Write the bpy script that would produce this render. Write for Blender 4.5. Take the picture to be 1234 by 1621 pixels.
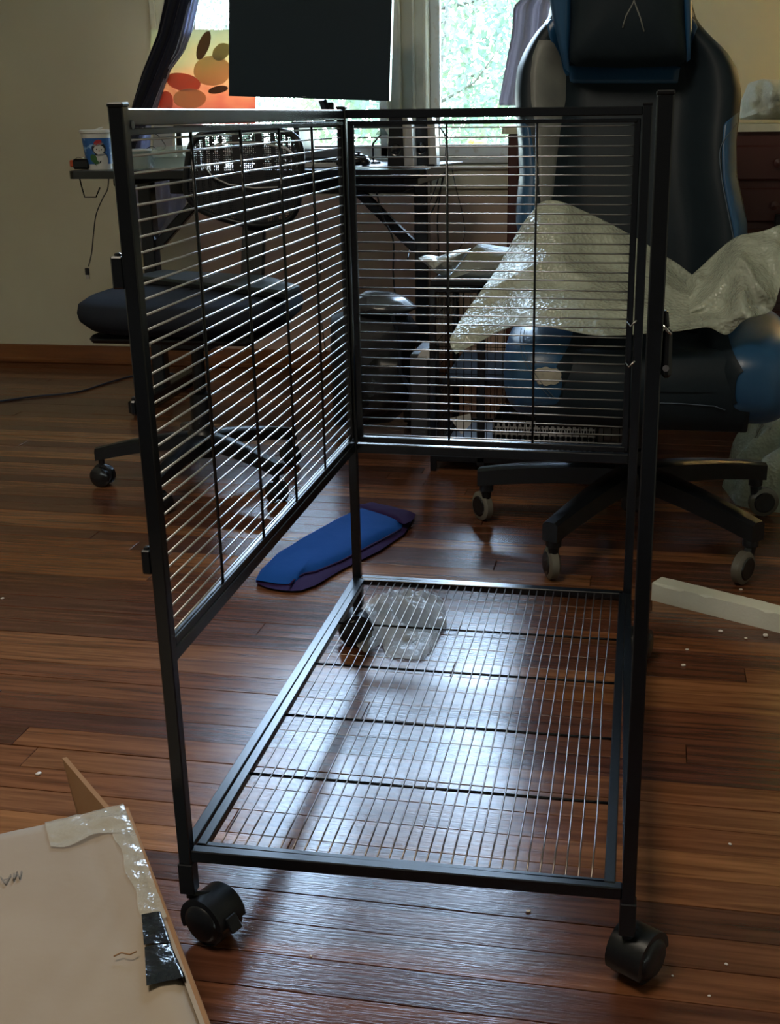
import bpy, math, random
from mathutils import Vector, Matrix, noise
random.seed(7)
for o in list(bpy.data.objects): bpy.data.objects.remove(o)
C = bpy.context.scene.collection
scene = bpy.context.scene

# ------------------------------------------------------------------ camera
EYE = Vector((0.464, -1.101, 0.890))
yaw, pitch, roll = 0.1795, 0.3358, -0.012
F0, CX, CY = 1921.99, 617 + 40.12, 810.5 + 41.37
cyw, syw = math.cos(yaw), math.sin(yaw)
fw = Vector((-syw, cyw, 0)); rt = Vector((cyw, syw, 0)); up = Vector((0, 0, 1))
cp, sp = math.cos(pitch), math.sin(pitch)
fw2 = fw*cp - up*sp; up2 = up*cp + fw*sp
cr, sr = math.cos(roll), math.sin(roll)
AX, AY, AZ = rt*cr + up2*sr, -rt*sr + up2*cr, fw2
cam_d = bpy.data.cameras.new('camera'); cam = bpy.data.objects.new('camera', cam_d); C.objects.link(cam)
m = Matrix.Identity(4)
for i in range(3):
    m[i][0] = AX[i]; m[i][1] = AY[i]; m[i][2] = -AZ[i]; m[i][3] = EYE[i]
cam.matrix_world = m
cam_d.sensor_fit = 'HORIZONTAL'; cam_d.sensor_width = 36.0; cam_d.lens = 36*F0/1234
cam_d.shift_x = -40.12/1234; cam_d.shift_y = 41.37/1234
cam_d.clip_start = 0.02
scene.camera = cam

def ray(u, v): return AX*((u-CX)/F0) + AY*(-(v-CY)/F0) + AZ
def aty(u, v, y):
    d = ray(u, v); return EYE + d*((y-EYE.y)/d.y)
def atz(u, v, z=0.0):
    d = ray(u, v); return EYE + d*((z-EYE.z)/d.z)
def atx(u, v, x):
    d = ray(u, v); return EYE + d*((x-EYE.x)/d.x)

# ------------------------------------------------------------------ sky, exposure, lamps
w = bpy.data.worlds.new('sky'); scene.world = w; w.use_nodes = True
nt = w.node_tree; bg = nt.nodes['Background']
tc = nt.nodes.new('ShaderNodeTexCoord'); sep = nt.nodes.new('ShaderNodeSeparateXYZ'); rp = nt.nodes.new('ShaderNodeValToRGB')
nt.links.new(tc.outputs['Generated'], sep.inputs[0]); nt.links.new(sep.outputs['Z'], rp.inputs[0])
rp.color_ramp.elements[0].color = (0.84, 0.97, 0.96, 1); rp.color_ramp.elements[1].color = (0.55, 0.71, 1.0, 1)
rp.color_ramp.elements[1].position = 0.4
nt.links.new(rp.outputs[0], bg.inputs[0]); bg.inputs[1].default_value = 25.0
vs = scene.view_settings
vs.view_transform = 'Standard'; vs.look = 'None'; vs.gamma = 1; vs.use_curve_mapping = False; vs.exposure = 0.92

def area(name, loc, rot, sx, sy, power, col, portal=False):
    l = bpy.data.lights.new(name, 'AREA'); l.shape = 'RECTANGLE'; l.size = sx; l.size_y = sy
    l.energy = power; l.color = col
    o = bpy.data.objects.new(name, l); o.location = loc; o.rotation_euler = rot; C.objects.link(o)
    if portal: l.cycles.is_portal = True
    return o

# ------------------------------------------------------------------ materials
def mat(name, col, rough=0.5, metal=0.0, spec=0.5, coat=0.0, bump=None, var=None, trans=None, sheen=0, subs=0):
    M = bpy.data.materials.new(name); M.use_nodes = True
    n = M.node_tree.nodes; L = M.node_tree.links; b = n['Principled BSDF']
    b.inputs['Base Color'].default_value = (*col, 1); b.inputs['Roughness'].default_value = rough
    b.inputs['Metallic'].default_value = metal; b.inputs['Specular IOR Level'].default_value = spec
    b.inputs['Coat Weight'].default_value = coat; b.inputs['Sheen Weight'].default_value = sheen
    t = n.new('ShaderNodeTexCoord')
    if var:   # (scale, colour2, amount/contrast low, high, stretch)
        sc, c2, lo, hi, st = var
        mp = n.new('ShaderNodeMapping'); mp.inputs['Scale'].default_value = st
        L.new(t.outputs['Object'], mp.inputs[0])
        nz = n.new('ShaderNodeTexNoise'); nz.inputs['Scale'].default_value = sc; nz.inputs['Detail'].default_value = 5
        L.new(mp.outputs[0], nz.inputs[0])
        r = n.new('ShaderNodeValToRGB'); r.color_ramp.elements[0].position = lo; r.color_ramp.elements[1].position = hi
        r.color_ramp.elements[0].color = (*col, 1); r.color_ramp.elements[1].color = (*c2, 1)
        L.new(nz.outputs[0], r.inputs[0]); L.new(r.outputs[0], b.inputs['Base Color'])
    if bump:  # (kind, scale, strength, distance, stretch)
        k, sc, s, d, st = bump
        mp = n.new('ShaderNodeMapping'); mp.inputs['Scale'].default_value = st
        L.new(t.outputs['Object'], mp.inputs[0])
        if k == 'voronoi':
            nz = n.new('ShaderNodeTexVoronoi'); nz.inputs['Scale'].default_value = sc
        elif k == 'wave':
            nz = n.new('ShaderNodeTexWave'); nz.inputs['Scale'].default_value = sc
        else:
            nz = n.new('ShaderNodeTexNoise'); nz.inputs['Scale'].default_value = sc; nz.inputs['Detail'].default_value = 4
        L.new(mp.outputs[0], nz.inputs[0])
        bp = n.new('ShaderNodeBump'); bp.inputs['Strength'].default_value = s; bp.inputs['Distance'].default_value = d
        L.new(nz.outputs[0], bp.inputs['Height']); L.new(bp.outputs[0], b.inputs['Normal'])
    if trans is not None:
        tr = n.new('ShaderNodeBsdfTransparent'); mx = n.new('ShaderNodeMixShader')
        mx.inputs[0].default_value = trans
        L.new(b.outputs[0], mx.inputs[1]); L.new(tr.outputs[0], mx.inputs[2])
        L.new(mx.outputs[0], n['Material Output'].inputs[0])
    return M
one = (1, 1, 1)
M_metal = mat('black_powder_coat', (0.005, 0.007, 0.010), 0.25, 0, 0.42, bump=('noise', 900, 0.06, 0.0003, one))
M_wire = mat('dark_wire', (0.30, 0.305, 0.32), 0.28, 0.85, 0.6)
M_wire_glare = mat('glare_lit_side_wire', (0.50, 0.505, 0.53), 0.38, 0.85, 0.6)  # lighter copy of the dark wire, window glare put into its colour
M_wire2 = mat('bare_wire', (0.20, 0.165, 0.145), 0.30, 0.9, 0.6)
M_black = mat('black_plastic', (0.006, 0.007, 0.009), 0.34, 0, 0.36)
M_blackgloss = mat('black_gloss_plastic', (0.010, 0.011, 0.013), 0.18, 0, 0.5)
M_leather = mat('black_leather', (0.009, 0.016, 0.023), 0.5, 0, 0.18, bump=('noise', 260, 0.25, 0.0008, one), var=(5, (0.013, 0.021, 0.028), .35, .7, one))  # bluish lift of the black stands in for window haze
M_blue = mat('blue_leather', (0.010, 0.055, 0.135), 0.36, 0, 0.5, bump=('noise', 260, 0.2, 0.0008, one), var=(6, (0.016, 0.075, 0.17), .35, .7, one))
M_greyleather = mat('lit_worn_grey_leather', (0.17, 0.18, 0.17), 0.5, 0, 0.4, bump=('noise', 200, 0.3, 0.001, one), var=(14, (0.12, 0.125, 0.125), .45, .7, one))  # worn grey, lightened to carry window light glancing on the wing
M_tear = mat('torn_backing', (0.42, 0.40, 0.33), 0.9, var=(60, (0.30, 0.29, 0.25), .4, .7, one))
M_fabric = mat('charcoal_fabric', (0.016, 0.019, 0.027), 0.95, 0, 0.1, sheen=0, bump=('noise', 500, 0.4, 0.001, one))
M_wall = mat('olive_wall_paint', (0.58, 0.55, 0.42), 0.75, 0, 0.3, bump=('noise', 40, 0.12, 0.004, one), var=(3, (0.54, 0.51, 0.39), .3, .7, one))
M_wall2 = mat('dusky_lower_wall', (0.50, 0.34, 0.29), 0.75, 0, 0.3, bump=('noise', 40, 0.12, 0.004, one), var=(2.0, (0.50, 0.40, 0.31), .35, .65, one))
M_trim = mat('cream_trim_paint', (0.68, 0.66, 0.52), 0.5, 0, 0.4, bump=('noise', 60, 0.2, 0.002, one), var=(9, (0.50, 0.48, 0.36), .4, .7, one))
M_whitetrim = mat('white_window_paint', (0.62, 0.65, 0.64), 0.45, var=(30, (0.50, 0.47, 0.42), .58, .7, one))
M_base = mat('varnished_baseboard', (0.23, 0.085, 0.022), 0.35, 0, 0.5, var=(3, (0.12, 0.04, 0.014), .35, .7, (1, 1, 12)))
M_card = mat('cardboard', (0.315, 0.255, 0.195), 0.85, 0, 0.2, bump=('noise', 14, 0.5, 0.004, one), var=(5, (0.27, 0.21, 0.155), .35, .7, one))
M_card2 = mat('cardboard_inner', (0.25, 0.13, 0.06), 0.9, 0, 0.2, var=(8, (0.30, 0.17, 0.09), .35, .7, one))
M_tape = mat('clear_packing_tape', (0.50, 0.46, 0.38), 0.12, 0, 0.8, bump=('noise', 30, 0.8, 0.01, one), trans=0.45)
M_tapeblk = mat('black_tape', (0.010, 0.012, 0.016), 0.16, 0, 0.7, bump=('noise', 30, 0.7, 0.008, one))
M_foam = mat('white_foam', (0.60, 0.61, 0.54), 0.85, 0, 0.25, bump=('voronoi', 220, 0.3, 0.001, one))
M_bubble = mat('bubble_wrap', (0.50, 0.54, 0.45), 0.26, 0, 0.6, bump=('voronoi', 130, 0.8, 0.0035, one), trans=0.45)
M_bag = mat('white_plastic_bag', (0.62, 0.65, 0.60), 0.28, 0, 0.6, bump=('noise', 26, 0.9, 0.03, one), trans=0.15)
M_olivebag = mat('olive_plastic_bag', (0.24, 0.25, 0.19), 0.42, 0, 0.4, bump=('noise', 12, 0.6, 0.02, one), trans=0.1)
M_clear = mat('clear_plastic', (0.70, 0.72, 0.73), 0.12, 0, 0.9, bump=('noise', 34, 1.0, 0.02, one), trans=0.58)
M_pouch = mat('royal_blue_fabric', (0.006, 0.060, 0.26), 0.85, 0, 0.1, sheen=0, bump=('noise', 60, 0.3, 0.002, one))
M_pouchp = mat('purple_fabric', (0.026, 0.013, 0.060), 0.85, 0, 0.1, sheen=0, bump=('noise', 200, 0.3, 0.001, one))
M_navy = mat('navy_curtain', (0.016, 0.018, 0.034), 0.95, 0, 0.2, sheen=.2)
M_lav = mat('lavender_lining', (0.50, 0.51, 0.62), 0.9, 0, 0.2)
M_mauve = mat('mauve_curtain', (0.33, 0.305, 0.34), 0.9, 0, 0.2, bump=('noise', 30, .3, .004, (6, 1, 1)))
M_screen = mat('matte_screen', (0.024, 0.038, 0.052), 0.4, 0, 0.15)  # lightened towards blue, window flare put into the colour
M_white = mat('white_plastic', (0.62, 0.63, 0.62), 0.35)
M_silver = mat('silver_plastic', (0.42, 0.42, 0.43), 0.35, 0.2)
M_dress = mat('maroon_dresser_paint', (0.065, 0.018, 0.015), 0.42, 0, 0.5, bump=('noise', 40, .15, .002, one), var=(4, (0.085, 0.024, 0.019), .35, .7, one))
M_red = mat('red_print', (0.42, 0.03, 0.035), 0.5)
M_orange = mat('orange_plastic', (0.50, 0.09, 0.03), 0.5)
M_green = mat('green_print', (0.04, 0.13, 0.04), 0.5)
M_cupblue = mat('blue_print', (0.02, 0.11, 0.36), 0.35, var=(60, (0.25, 0.45, 0.75), .60, .66, one))
M_chrome = mat('chrome', (0.55, 0.55, 0.56), 0.18, 1.0)
M_rim = mat('translucent_wheel_rim', (0.13, 0.12, 0.10), 0.25, 0, 0.6)
M_glassd = mat('glass_dish', (0.45, 0.55, 0.52), 0.08, 0, 0.9, bump=('noise', 60, .5, .005, one), trans=0.55)
M_laptop = mat('laptop_lid', (0.045, 0.06, 0.06), 0.3, 0.3)
M_ltmetal = mat('pale_desk_edge', (0.10, 0.11, 0.13), 0.3, 0.2)
M_leaf = mat('leaf', (0.060, 0.094, 0.064), 0.6, var=(2, (0.088, 0.108, 0.050), .4, .65, one))
M_bark = mat('bark', (0.05, 0.05, 0.04), 0.9, bump=('noise', 30, .5, .02, one))
M_lawn = mat('lawn', (0.05, 0.09, 0.04), 0.95, var=(3, (0.07, 0.11, 0.04), .35, .7, one))
M_yellow = mat('yellow_flower', (0.22, 0.20, 0.015), 0.6)
M_ink = mat('ink', (0.16, 0.13, 0.10), 0.8)
M_stitch = mat('stitching', (0.06, 0.09, 0.13), 0.6)
M_redcable = mat('cable', (0.012, 0.012, 0.014), 0.45)
M_bluecable = mat('blue_black_cable', (0.02, 0.03, 0.06), 0.4)
M_crumb = mat('foam_crumb', (0.60, 0.55, 0.50), 0.9)
M_ceil = mat('ceiling_paint', (0.78, 0.78, 0.74), 0.9)

n = M_bubble.node_tree.nodes; L = M_bubble.node_tree.links      # patchy translucency where the sheet doubles up
mxb = [q for q in n if q.type == 'MIX_SHADER'][0]; tcb = [q for q in n if q.type == 'TEX_COORD'][0]
nb = n.new('ShaderNodeTexNoise'); nb.inputs['Scale'].default_value = 9; nb.inputs['Detail'].default_value = 6; L.new(tcb.outputs['Object'], nb.inputs[0])
mb_ = n.new('ShaderNodeMapRange'); mb_.inputs[1].default_value = .35; mb_.inputs[2].default_value = .65; mb_.inputs[3].default_value = .25; mb_.inputs[4].default_value = .55
L.new(nb.outputs[0], mb_.inputs[0]); L.new(mb_.outputs[0], mxb.inputs[0])

def glass_mat():
    M = bpy.data.materials.new('window_glass'); M.use_nodes = True
    n = M.node_tree.nodes; L = M.node_tree.links; n.remove(n['Principled BSDF'])
    t = n.new('ShaderNodeBsdfTransparent'); t.inputs[0].default_value = (0.93, 0.97, 0.96, 1)
    g = n.new('ShaderNodeBsdfGlossy'); g.inputs['Roughness'].default_value = 0.03
    fr = n.new('ShaderNodeFresnel'); fr.inputs[0].default_value = 1.45
    mx = n.new('ShaderNodeMixShader'); L.new(fr.outputs[0], mx.inputs[0]); L.new(t.outputs[0], mx.inputs[1]); L.new(g.outputs[0], mx.inputs[2])
    L.new(mx.outputs[0], n['Material Output'].inputs[0]); return M
M_glass = glass_mat()

def wood_mat():
    M = bpy.data.materials.new('varnished_strip_wood'); M.use_nodes = True
    n = M.node_tree.nodes; L = M.node_tree.links; b = n['Principled BSDF']
    t = n.new('ShaderNodeTexCoord'); oi = n.new('ShaderNodeObjectInfo')
    off = n.new('ShaderNodeVectorMath'); off.operation = 'SCALE'; 
    cmb = n.new('ShaderNodeCombineXYZ')
    mul = n.new('ShaderNodeMath'); mul.operation = 'MULTIPLY'; mul.inputs[1].default_value = 57.0
    L.new(oi.outputs['Random'], mul.inputs[0]); L.new(mul.outputs[0], cmb.inputs[0]); L.new(mul.outputs[0], cmb.inputs[1])
    add = n.new('ShaderNodeVectorMath'); add.operation = 'ADD'
    L.new(t.outputs['Object'], add.inputs[0]); L.new(cmb.outputs[0], add.inputs[1])
    mp = n.new('ShaderNodeMapping'); mp.inputs['Scale'].default_value = (1.6, 26, 26); L.new(add.outputs[0], mp.inputs[0])
    nz = n.new('ShaderNodeTexNoise'); nz.inputs['Scale'].default_value = 3.0; nz.inputs['Detail'].default_value = 7; nz.inputs['Distortion'].default_value = 0.6
    L.new(mp.outputs[0], nz.inputs[0])
    tone = n.new('ShaderNodeValToRGB'); cr_ = tone.color_ramp
    cols = [(0.0, (0.055, 0.023, 0.015)), (0.14, (0.120, 0.045, 0.022)), (0.3, (0.075, 0.028, 0.018)), (0.5, (0.175, 0.068, 0.028)), (0.68, (0.110, 0.040, 0.022)), (0.85, (0.255, 0.110, 0.042)), (1.0, (0.150, 0.060, 0.032))]
    while len(cr_.elements) < len(cols): cr_.elements.new(0.5)
    for e, (p, c) in zip(cr_.elements, cols): e.position = p; e.color = (*c, 1)
    L.new(oi.outputs['Random'], tone.inputs[0])
    gr = n.new('ShaderNodeValToRGB'); gr.color_ramp.elements[0].position = 0.32; gr.color_ramp.elements[1].position = 0.62
    gr.color_ramp.elements[0].color = (0.52, 0.47, 0.44, 1); gr.color_ramp.elements[1].color = (1.15, 1.15, 1.15, 1)
    L.new(nz.outputs[0], gr.inputs[0])
    mx = n.new('ShaderNodeMix'); mx.data_type = 'RGBA'; mx.blend_type = 'MULTIPLY'; mx.inputs[0].default_value = 1
    L.new(tone.outputs[0], mx.inputs[6]); L.new(gr.outputs[0], mx.inputs[7]); L.new(mx.outputs[2], b.inputs['Base Color'])
    # varnish: glossy with fine ripples along the grain, rubbed duller in patches
    mp2 = n.new('ShaderNodeMapping'); mp2.inputs['Scale'].default_value = (14, 150, 100); L.new(add.outputs[0], mp2.inputs[0])
    n2 = n.new('ShaderNodeTexNoise'); n2.inputs['Scale'].default_value = 2.2; n2.inputs['Detail'].default_value = 5; L.new(mp2.outputs[0], n2.inputs[0])
    n3 = n.new('ShaderNodeTexNoise'); n3.inputs['Scale'].default_value = 24; n3.inputs['Detail'].default_value = 3; L.new(add.outputs[0], n3.inputs[0])
    b1 = n.new('ShaderNodeBump'); b1.inputs['Strength'].default_value = 0.32; b1.inputs['Distance'].default_value = 0.0012; L.new(n2.outputs[0], b1.inputs['Height'])
    b2 = n.new('ShaderNodeBump'); b2.inputs['Strength'].default_value = 0.10; b2.inputs['Distance'].default_value = 0.003; L.new(n3.outputs[0], b2.inputs['Height']); L.new(b1.outputs[0], b2.inputs['Normal'])
    L.new(b2.outputs[0], b.inputs['Normal'])
    rr = n.new('ShaderNodeMapRange'); rr.inputs[3].default_value = 0.13; rr.inputs[4].default_value = 0.27
    n4 = n.new('ShaderNodeTexNoise'); n4.inputs['Scale'].default_value = 5; L.new(t.outputs['Object'], n4.inputs[0]); L.new(n4.outputs[0], rr.inputs[0])
    L.new(rr.outputs[0], b.inputs['Roughness']); b.inputs['Specular IOR Level'].default_value = 0.55
    return M
M_wood = wood_mat()

def print_mat():   # abstract warm print on the board in the window
    M = bpy.data.materials.new('warm_abstract_print'); M.use_nodes = True
    n = M.node_tree.nodes; L = M.node_tree.links; b = n['Principled BSDF']; b.inputs['Roughness'].default_value = 0.5
    t = n.new('ShaderNodeTexCoord'); g = n.new('ShaderNodeSeparateXYZ'); L.new(t.outputs['Generated'], g.inputs[0])
    nz = n.new('ShaderNodeTexNoise'); nz.inputs['Scale'].default_value = 4; L.new(t.outputs['Generated'], nz.inputs[0])
    s = n.new('ShaderNodeMath'); s.operation = 'MULTIPLY_ADD'; s.inputs[1].default_value = 0.7; L.new(nz.outputs[0], s.inputs[0]); 
    m2 = n.new('ShaderNodeMath'); m2.operation = 'SUBTRACT'; L.new(g.outputs['Z'], m2.inputs[0]); m2.inputs[1].default_value = 0.35
    L.new(m2.outputs[0], s.inputs[2])
    r = n.new('ShaderNodeValToRGB'); cs = [(0, (0.60, 0.16, 0.13)), (.25, (0.72, 0.33, 0.20)), (.5, (0.75, 0.48, 0.28)), (.75, (0.62, 0.53, 0.33)), (1, (0.50, 0.48, 0.34))]
    while len(r.color_ramp.elements) < 5: r.color_ramp.elements.new(.5)
    for e, (p, c) in zip(r.color_ramp.elements, cs): e.position = p; e.color = (*c, 1)
    L.new(s.outputs[0], r.inputs[0]); L.new(r.outputs[0], b.inputs['Base Color'])
    tl = n.new('ShaderNodeBsdfTranslucent'); L.new(r.outputs[0], tl.inputs[0]); mx = n.new('ShaderNodeMixShader'); mx.inputs[0].default_value = .55
    L.new(b.outputs[0], mx.inputs[1]); L.new(tl.outputs[0], mx.inputs[2]); L.new(mx.outputs[0], n['Material Output'].inputs[0])
    return M
M_print = print_mat()

def mesh_fabric():
    M = bpy.data.materials.new('open_mesh_fabric'); M.use_nodes = True
    n = M.node_tree.nodes; L = M.node_tree.links; b = n['Principled BSDF']
    b.inputs['Base Color'].default_value = (0.006, 0.007, 0.011, 1); b.inputs['Roughness'].default_value = 0.6
    t = n.new('ShaderNodeTexCoord'); v = n.new('ShaderNodeTexVoronoi'); v.inputs['Scale'].default_value = 190; v.inputs['Randomness'].default_value = 0.15
    L.new(t.outputs['Object'], v.inputs[0])
    lt = n.new('ShaderNodeMath'); lt.operation = 'LESS_THAN'; lt.inputs[1].default_value = 0.34; L.new(v.outputs['Distance'], lt.inputs[0])
    tr = n.new('ShaderNodeBsdfTransparent'); mx = n.new('ShaderNodeMixShader')
    L.new(lt.outputs[0], mx.inputs[0]); L.new(b.outputs[0], mx.inputs[1]); L.new(tr.outputs[0], mx.inputs[2]); L.new(mx.outputs[0], n['Material Output'].inputs[0])
    return M
M_mesh = mesh_fabric()
M_lampshade = mat('added_lampshade_linen', (.75, .70, .58), .9)
for mm, tw in ((M_lampshade, .6), (M_leaf, .5), (M_mauve, .45), (M_lav, .5)):   # thin leaves and cloth let daylight through
    n = mm.node_tree.nodes; L = mm.node_tree.links; b = n['Principled BSDF']
    tl = n.new('ShaderNodeBsdfTranslucent'); mx = n.new('ShaderNodeMixShader'); mx.inputs[0].default_value = tw
    src = b.inputs['Base Color'].links
    if src: L.new(src[0].from_socket, tl.inputs[0])
    else: tl.inputs[0].default_value = b.inputs['Base Color'].default_value
    L.new(b.outputs[0], mx.inputs[1]); L.new(tl.outputs[0], mx.inputs[2]); L.new(mx.outputs[0], n['Material Output'].inputs[0])

# ------------------------------------------------------------------ mesh helpers
class MB:
    def __init__(s): s.v = []; s.f = []
    def add(s, vs, fs):
        b = len(s.v); s.v += [Vector(p) for p in vs]; s.f += [tuple(b+i for i in f) for f in fs]; return s
    def box(s, c, d, rot=None, bev=0.0):
        hx, hy, hz = d[0]/2, d[1]/2, d[2]/2
        if bev <= 0:
            vs = [(x, y, z) for x in (-hx, hx) for y in (-hy, hy) for z in (-hz, hz)]
            fs = [(0, 1, 3, 2), (4, 6, 7, 5), (0, 4, 5, 1), (2, 3, 7, 6), (0, 2, 6, 4), (1, 5, 7, 3)]
        else:
            bev = min(bev, hx*.9, hy*.9, hz*.9)
            vs = []; idx = {}
            for x in (-1, 1):
                for y in (-1, 1):
                    for z in (-1, 1):
                        for k in range(3):
                            p = [x*(hx-bev), y*(hy-bev), z*(hz-bev)]; p[k] = (x*hx, y*hy, z*hz)[k]
                            idx[(x, y, z, k)] = len(vs); vs.append(tuple(p))
            fs = []
            for k in range(3):
                a, b_ = [(1, 2), (2, 0), (0, 1)][k]
                for sg in (-1, 1):
                    q = []
                    for (sa, sb) in ((-1, -1), (1, -1), (1, 1), (-1, 1)):
                        t = [0, 0, 0]; t[k] = sg; t[a] = sa; t[b_] = sb; q.append(idx[(*t, k)])
                    fs.append(tuple(q if sg > 0 else q[::-1]))
            for k in range(3):
                a, b_ = [(1, 2), (2, 0), (0, 1)][k]
                for sa in (-1, 1):
                    for sb in (-1, 1):
                        def g(t_, kk):
                            t = [0, 0, 0]; t[k] = t_; t[a] = sa; t[b_] = sb; return idx[(*t, kk)]
                        q = [g(-1, a), g(1, a), g(1, b_), g(-1, b_)]
                        fs.append(tuple(q if sa*sb > 0 else q[::-1]))
            for x in (-1, 1):
                for y in (-1, 1):
                    for z in (-1, 1):
                        q = [idx[(x, y, z, k)] for k in range(3)]; fs.append(tuple(q if x*y*z > 0 else q[::-1]))
        R = rot or Matrix.Identity(3)
        return s.add([R @ Vector(p) + Vector(c) for p in vs], fs)
    def bar(s, a, b, wx, wz, bev=0.0, upv=(0, 0, 1)):
        a = Vector(a); b = Vector(b); d = b-a; L = d.length; d.normalize()
        u = Vector(upv)
        if abs(d.dot(u)) > .95: u = Vector((0, 1, 0))
        x = d.cross(u).normalized(); z = x.cross(d)
        R = Matrix((x, d, z)).transposed()
        return s.box((a+b)/2, (wx, L, wz), R, bev)
    def tube(s, pts, r, n=8, close=False, caps=True):
        pts = [Vector(p) for p in pts]; N = len(pts)
        rs = r if isinstance(r, (list, tuple)) else [r]*N
        prev = None; rings = []
        for i, p in enumerate(pts):
            t = (pts[min(i+1, N-1)] - pts[max(i-1, 0)]) if not close else (pts[(i+1) % N]-pts[i-1])
            t.normalize()
            if prev is None:
                a = Vector((0, 0, 1)) if abs(t.z) < .9 else Vector((1, 0, 0)); x = t.cross(a).normalized()
            else: x = (prev - t*prev.dot(t)).normalized()
            prev = x; y = t.cross(x)
            rings.append([p + (x*math.cos(2*math.pi*k/n) + y*math.sin(2*math.pi*k/n))*rs[i] for k in range(n)])
        vs = [q for rg in rings for q in rg]; fs = []
        for i in range(N if close else N-1):
            j = (i+1) % N
            for k in range(n): fs.append((i*n+k, i*n+(k+1) % n, j*n+(k+1) % n, j*n+k))
        if caps and not close: fs += [tuple(range(n))[::-1], tuple((N-1)*n+k for k in range(n))]
        return s.add(vs, fs)
    def lathe(s, c, prof, axis=(0, 0, 1), n=24):     # prof: (radius, along)
        ax = Vector(axis).normalized(); a = Vector((0, 0, 1)) if abs(ax.z) < .9 else Vector((1, 0, 0))
        x = ax.cross(a).normalized(); y = ax.cross(x); c = Vector(c); vs = []; fs = []
        for (r, h) in prof:
            for k in range(n): vs.append(c + ax*h + (x*math.cos(2*math.pi*k/n) + y*math.sin(2*math.pi*k/n))*max(r, 1e-5))
        for i in range(len(prof)-1):
            for k in range(n): fs.append((i*n+k, i*n+(k+1) % n, (i+1)*n+(k+1) % n, (i+1)*n+k))
        if prof[0][0] > 1e-4: fs.append(tuple(range(n))[::-1])
        if prof[-1][0] > 1e-4: fs.append(tuple((len(prof)-1)*n+k for k in range(n)))
        return s.add(vs, fs)
    def prism(s, poly, nrm):     # closed 3D polygon extruded by vector nrm
        n = len(poly); P = [Vector(p) for p in poly]; q = [p+Vector(nrm) for p in P]
        return s.add(P+q, [tuple(range(n))[::-1], tuple(range(n, 2*n))] + [(i, (i+1) % n, n+(i+1) % n, n+i) for i in range(n)])
    def grid(s, rows):
        n = len(rows[0]); vs = [p for r in rows for p in r]
        return s.add(vs, [(i*n+k, i*n+k+1, (i+1)*n+k+1, (i+1)*n+k) for i in range(len(rows)-1) for k in range(n-1)])
    def ell(s, c, r, n=20, m_=12, e=1.0, R=None):    # (super)ellipsoid
        def f(x, p): return math.copysign(abs(x)**p, x)
        rows = []
        for i in range(m_+1):
            ph = -math.pi/2 + math.pi*i/m_; rows.append([])
            for k in range(n+1):
                th = 2*math.pi*k/n
                p = Vector((r[0]*f(math.cos(ph), e)*f(math.cos(th), e), r[1]*f(math.cos(ph), e)*f(math.sin(th), e), r[2]*f(math.sin(ph), e)))
                rows[-1].append((R @ p if R else p) + Vector(c))
        return s.grid(rows)

WL = {}
def link(o, parent, wl):
    C.objects.link(o); WL[o.name] = Vector(wl)
    if parent: o.parent = parent; o.location = Vector(wl) - WL[parent.name]
    else: o.location = wl
def obj(name, mb, m_, parent=None, smooth=False, loc=None, weld=False):
    """one mesh object, vertices given in world coordinates"""
    if loc is None:
        loc = WL[parent.name] if parent else Vector((sum(p.x for p in mb.v)/len(mb.v), sum(p.y for p in mb.v)/len(mb.v), min(p.z for p in mb.v)))
    loc = Vector(loc)
    me = bpy.data.meshes.new(name); me.from_pydata([tuple(p-loc) for p in mb.v], [], mb.f)
    if weld:
        import bmesh
        b = bmesh.new(); b.from_mesh(me); bmesh.ops.remove_doubles(b, verts=b.verts, dist=1e-5); bmesh.ops.recalc_face_normals(b, faces=b.faces); b.to_mesh(me); b.free()
    me.materials.append(m_)
    if smooth: me.polygons.foreach_set('use_smooth', [True]*len(me.polygons))
    me.update()
    o = bpy.data.objects.new(name, me); link(o, parent, loc)
    if smooth == 'auto':
        e = o.modifiers.new('edges', 'EDGE_SPLIT'); e.split_angle = math.radians(38)
    return o
def again(name, src, parent, wl):      # the same mesh once more, at another place
    o = bpy.data.objects.new(name, src.data); link(o, parent, Vector(wl))
    for md in src.modifiers:
        q = o.modifiers.new(md.name, md.type)
        if md.type == 'EDGE_SPLIT': q.split_angle = md.split_angle
    return o
def tag(o, label=None, cat=None, group=None, kind=None):
    if label: o['label'] = label
    if cat: o['category'] = cat
    if group: o['group'] = group
    if kind: o['kind'] = kind
    return o
def thing(name, loc, label, cat, group=None):
    o = bpy.data.objects.new(name, None); o.empty_display_size = 0.05; link(o, None, Vector(loc)); return tag(o, label, cat, group)
def struct(name, mb, m_, parent=None, smooth=False):
    o = obj(name, mb, m_, parent, smooth)
    if not parent: o['kind'] = 'structure'
    return o
def solid(o, t, off=0):
    m_ = o.modifiers.new('thick', 'SOLIDIFY'); m_.thickness = t; m_.offset = off; return o

def resample(P, n, closed=False):
    P = [Vector(p) for p in P]
    if closed: P = P + [P[0]]
    d = [0]
    for a, b in zip(P, P[1:]): d.append(d[-1]+(b-a).length)
    out = []
    for i in range(n):
        t = d[-1]*i/(n if closed else n-1); k = 0
        while k < len(d)-2 and d[k+1] < t: k += 1
        seg = d[k+1]-d[k] or 1e-9; f = (t-d[k])/seg
        out.append(P[k].lerp(P[k+1], min(max(f, 0), 1)))
    return out
def catmull(P, n):
    P = [Vector(p) for p in P]; N = len(P); out = []
    for i in range(n):
        t = (N-1)*i/(n-1); k = min(int(t), N-2); f = t-k
        p0, p1, p2, p3 = P[max(k-1, 0)], P[k], P[k+1], P[min(k+2, N-1)]
        out.append(0.5*((2*p1)+(p2-p0)*f+(2*p0-5*p1+4*p2-p3)*f*f+(3*p1-p0-3*p2+p3)*f**3))
    return out
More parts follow.
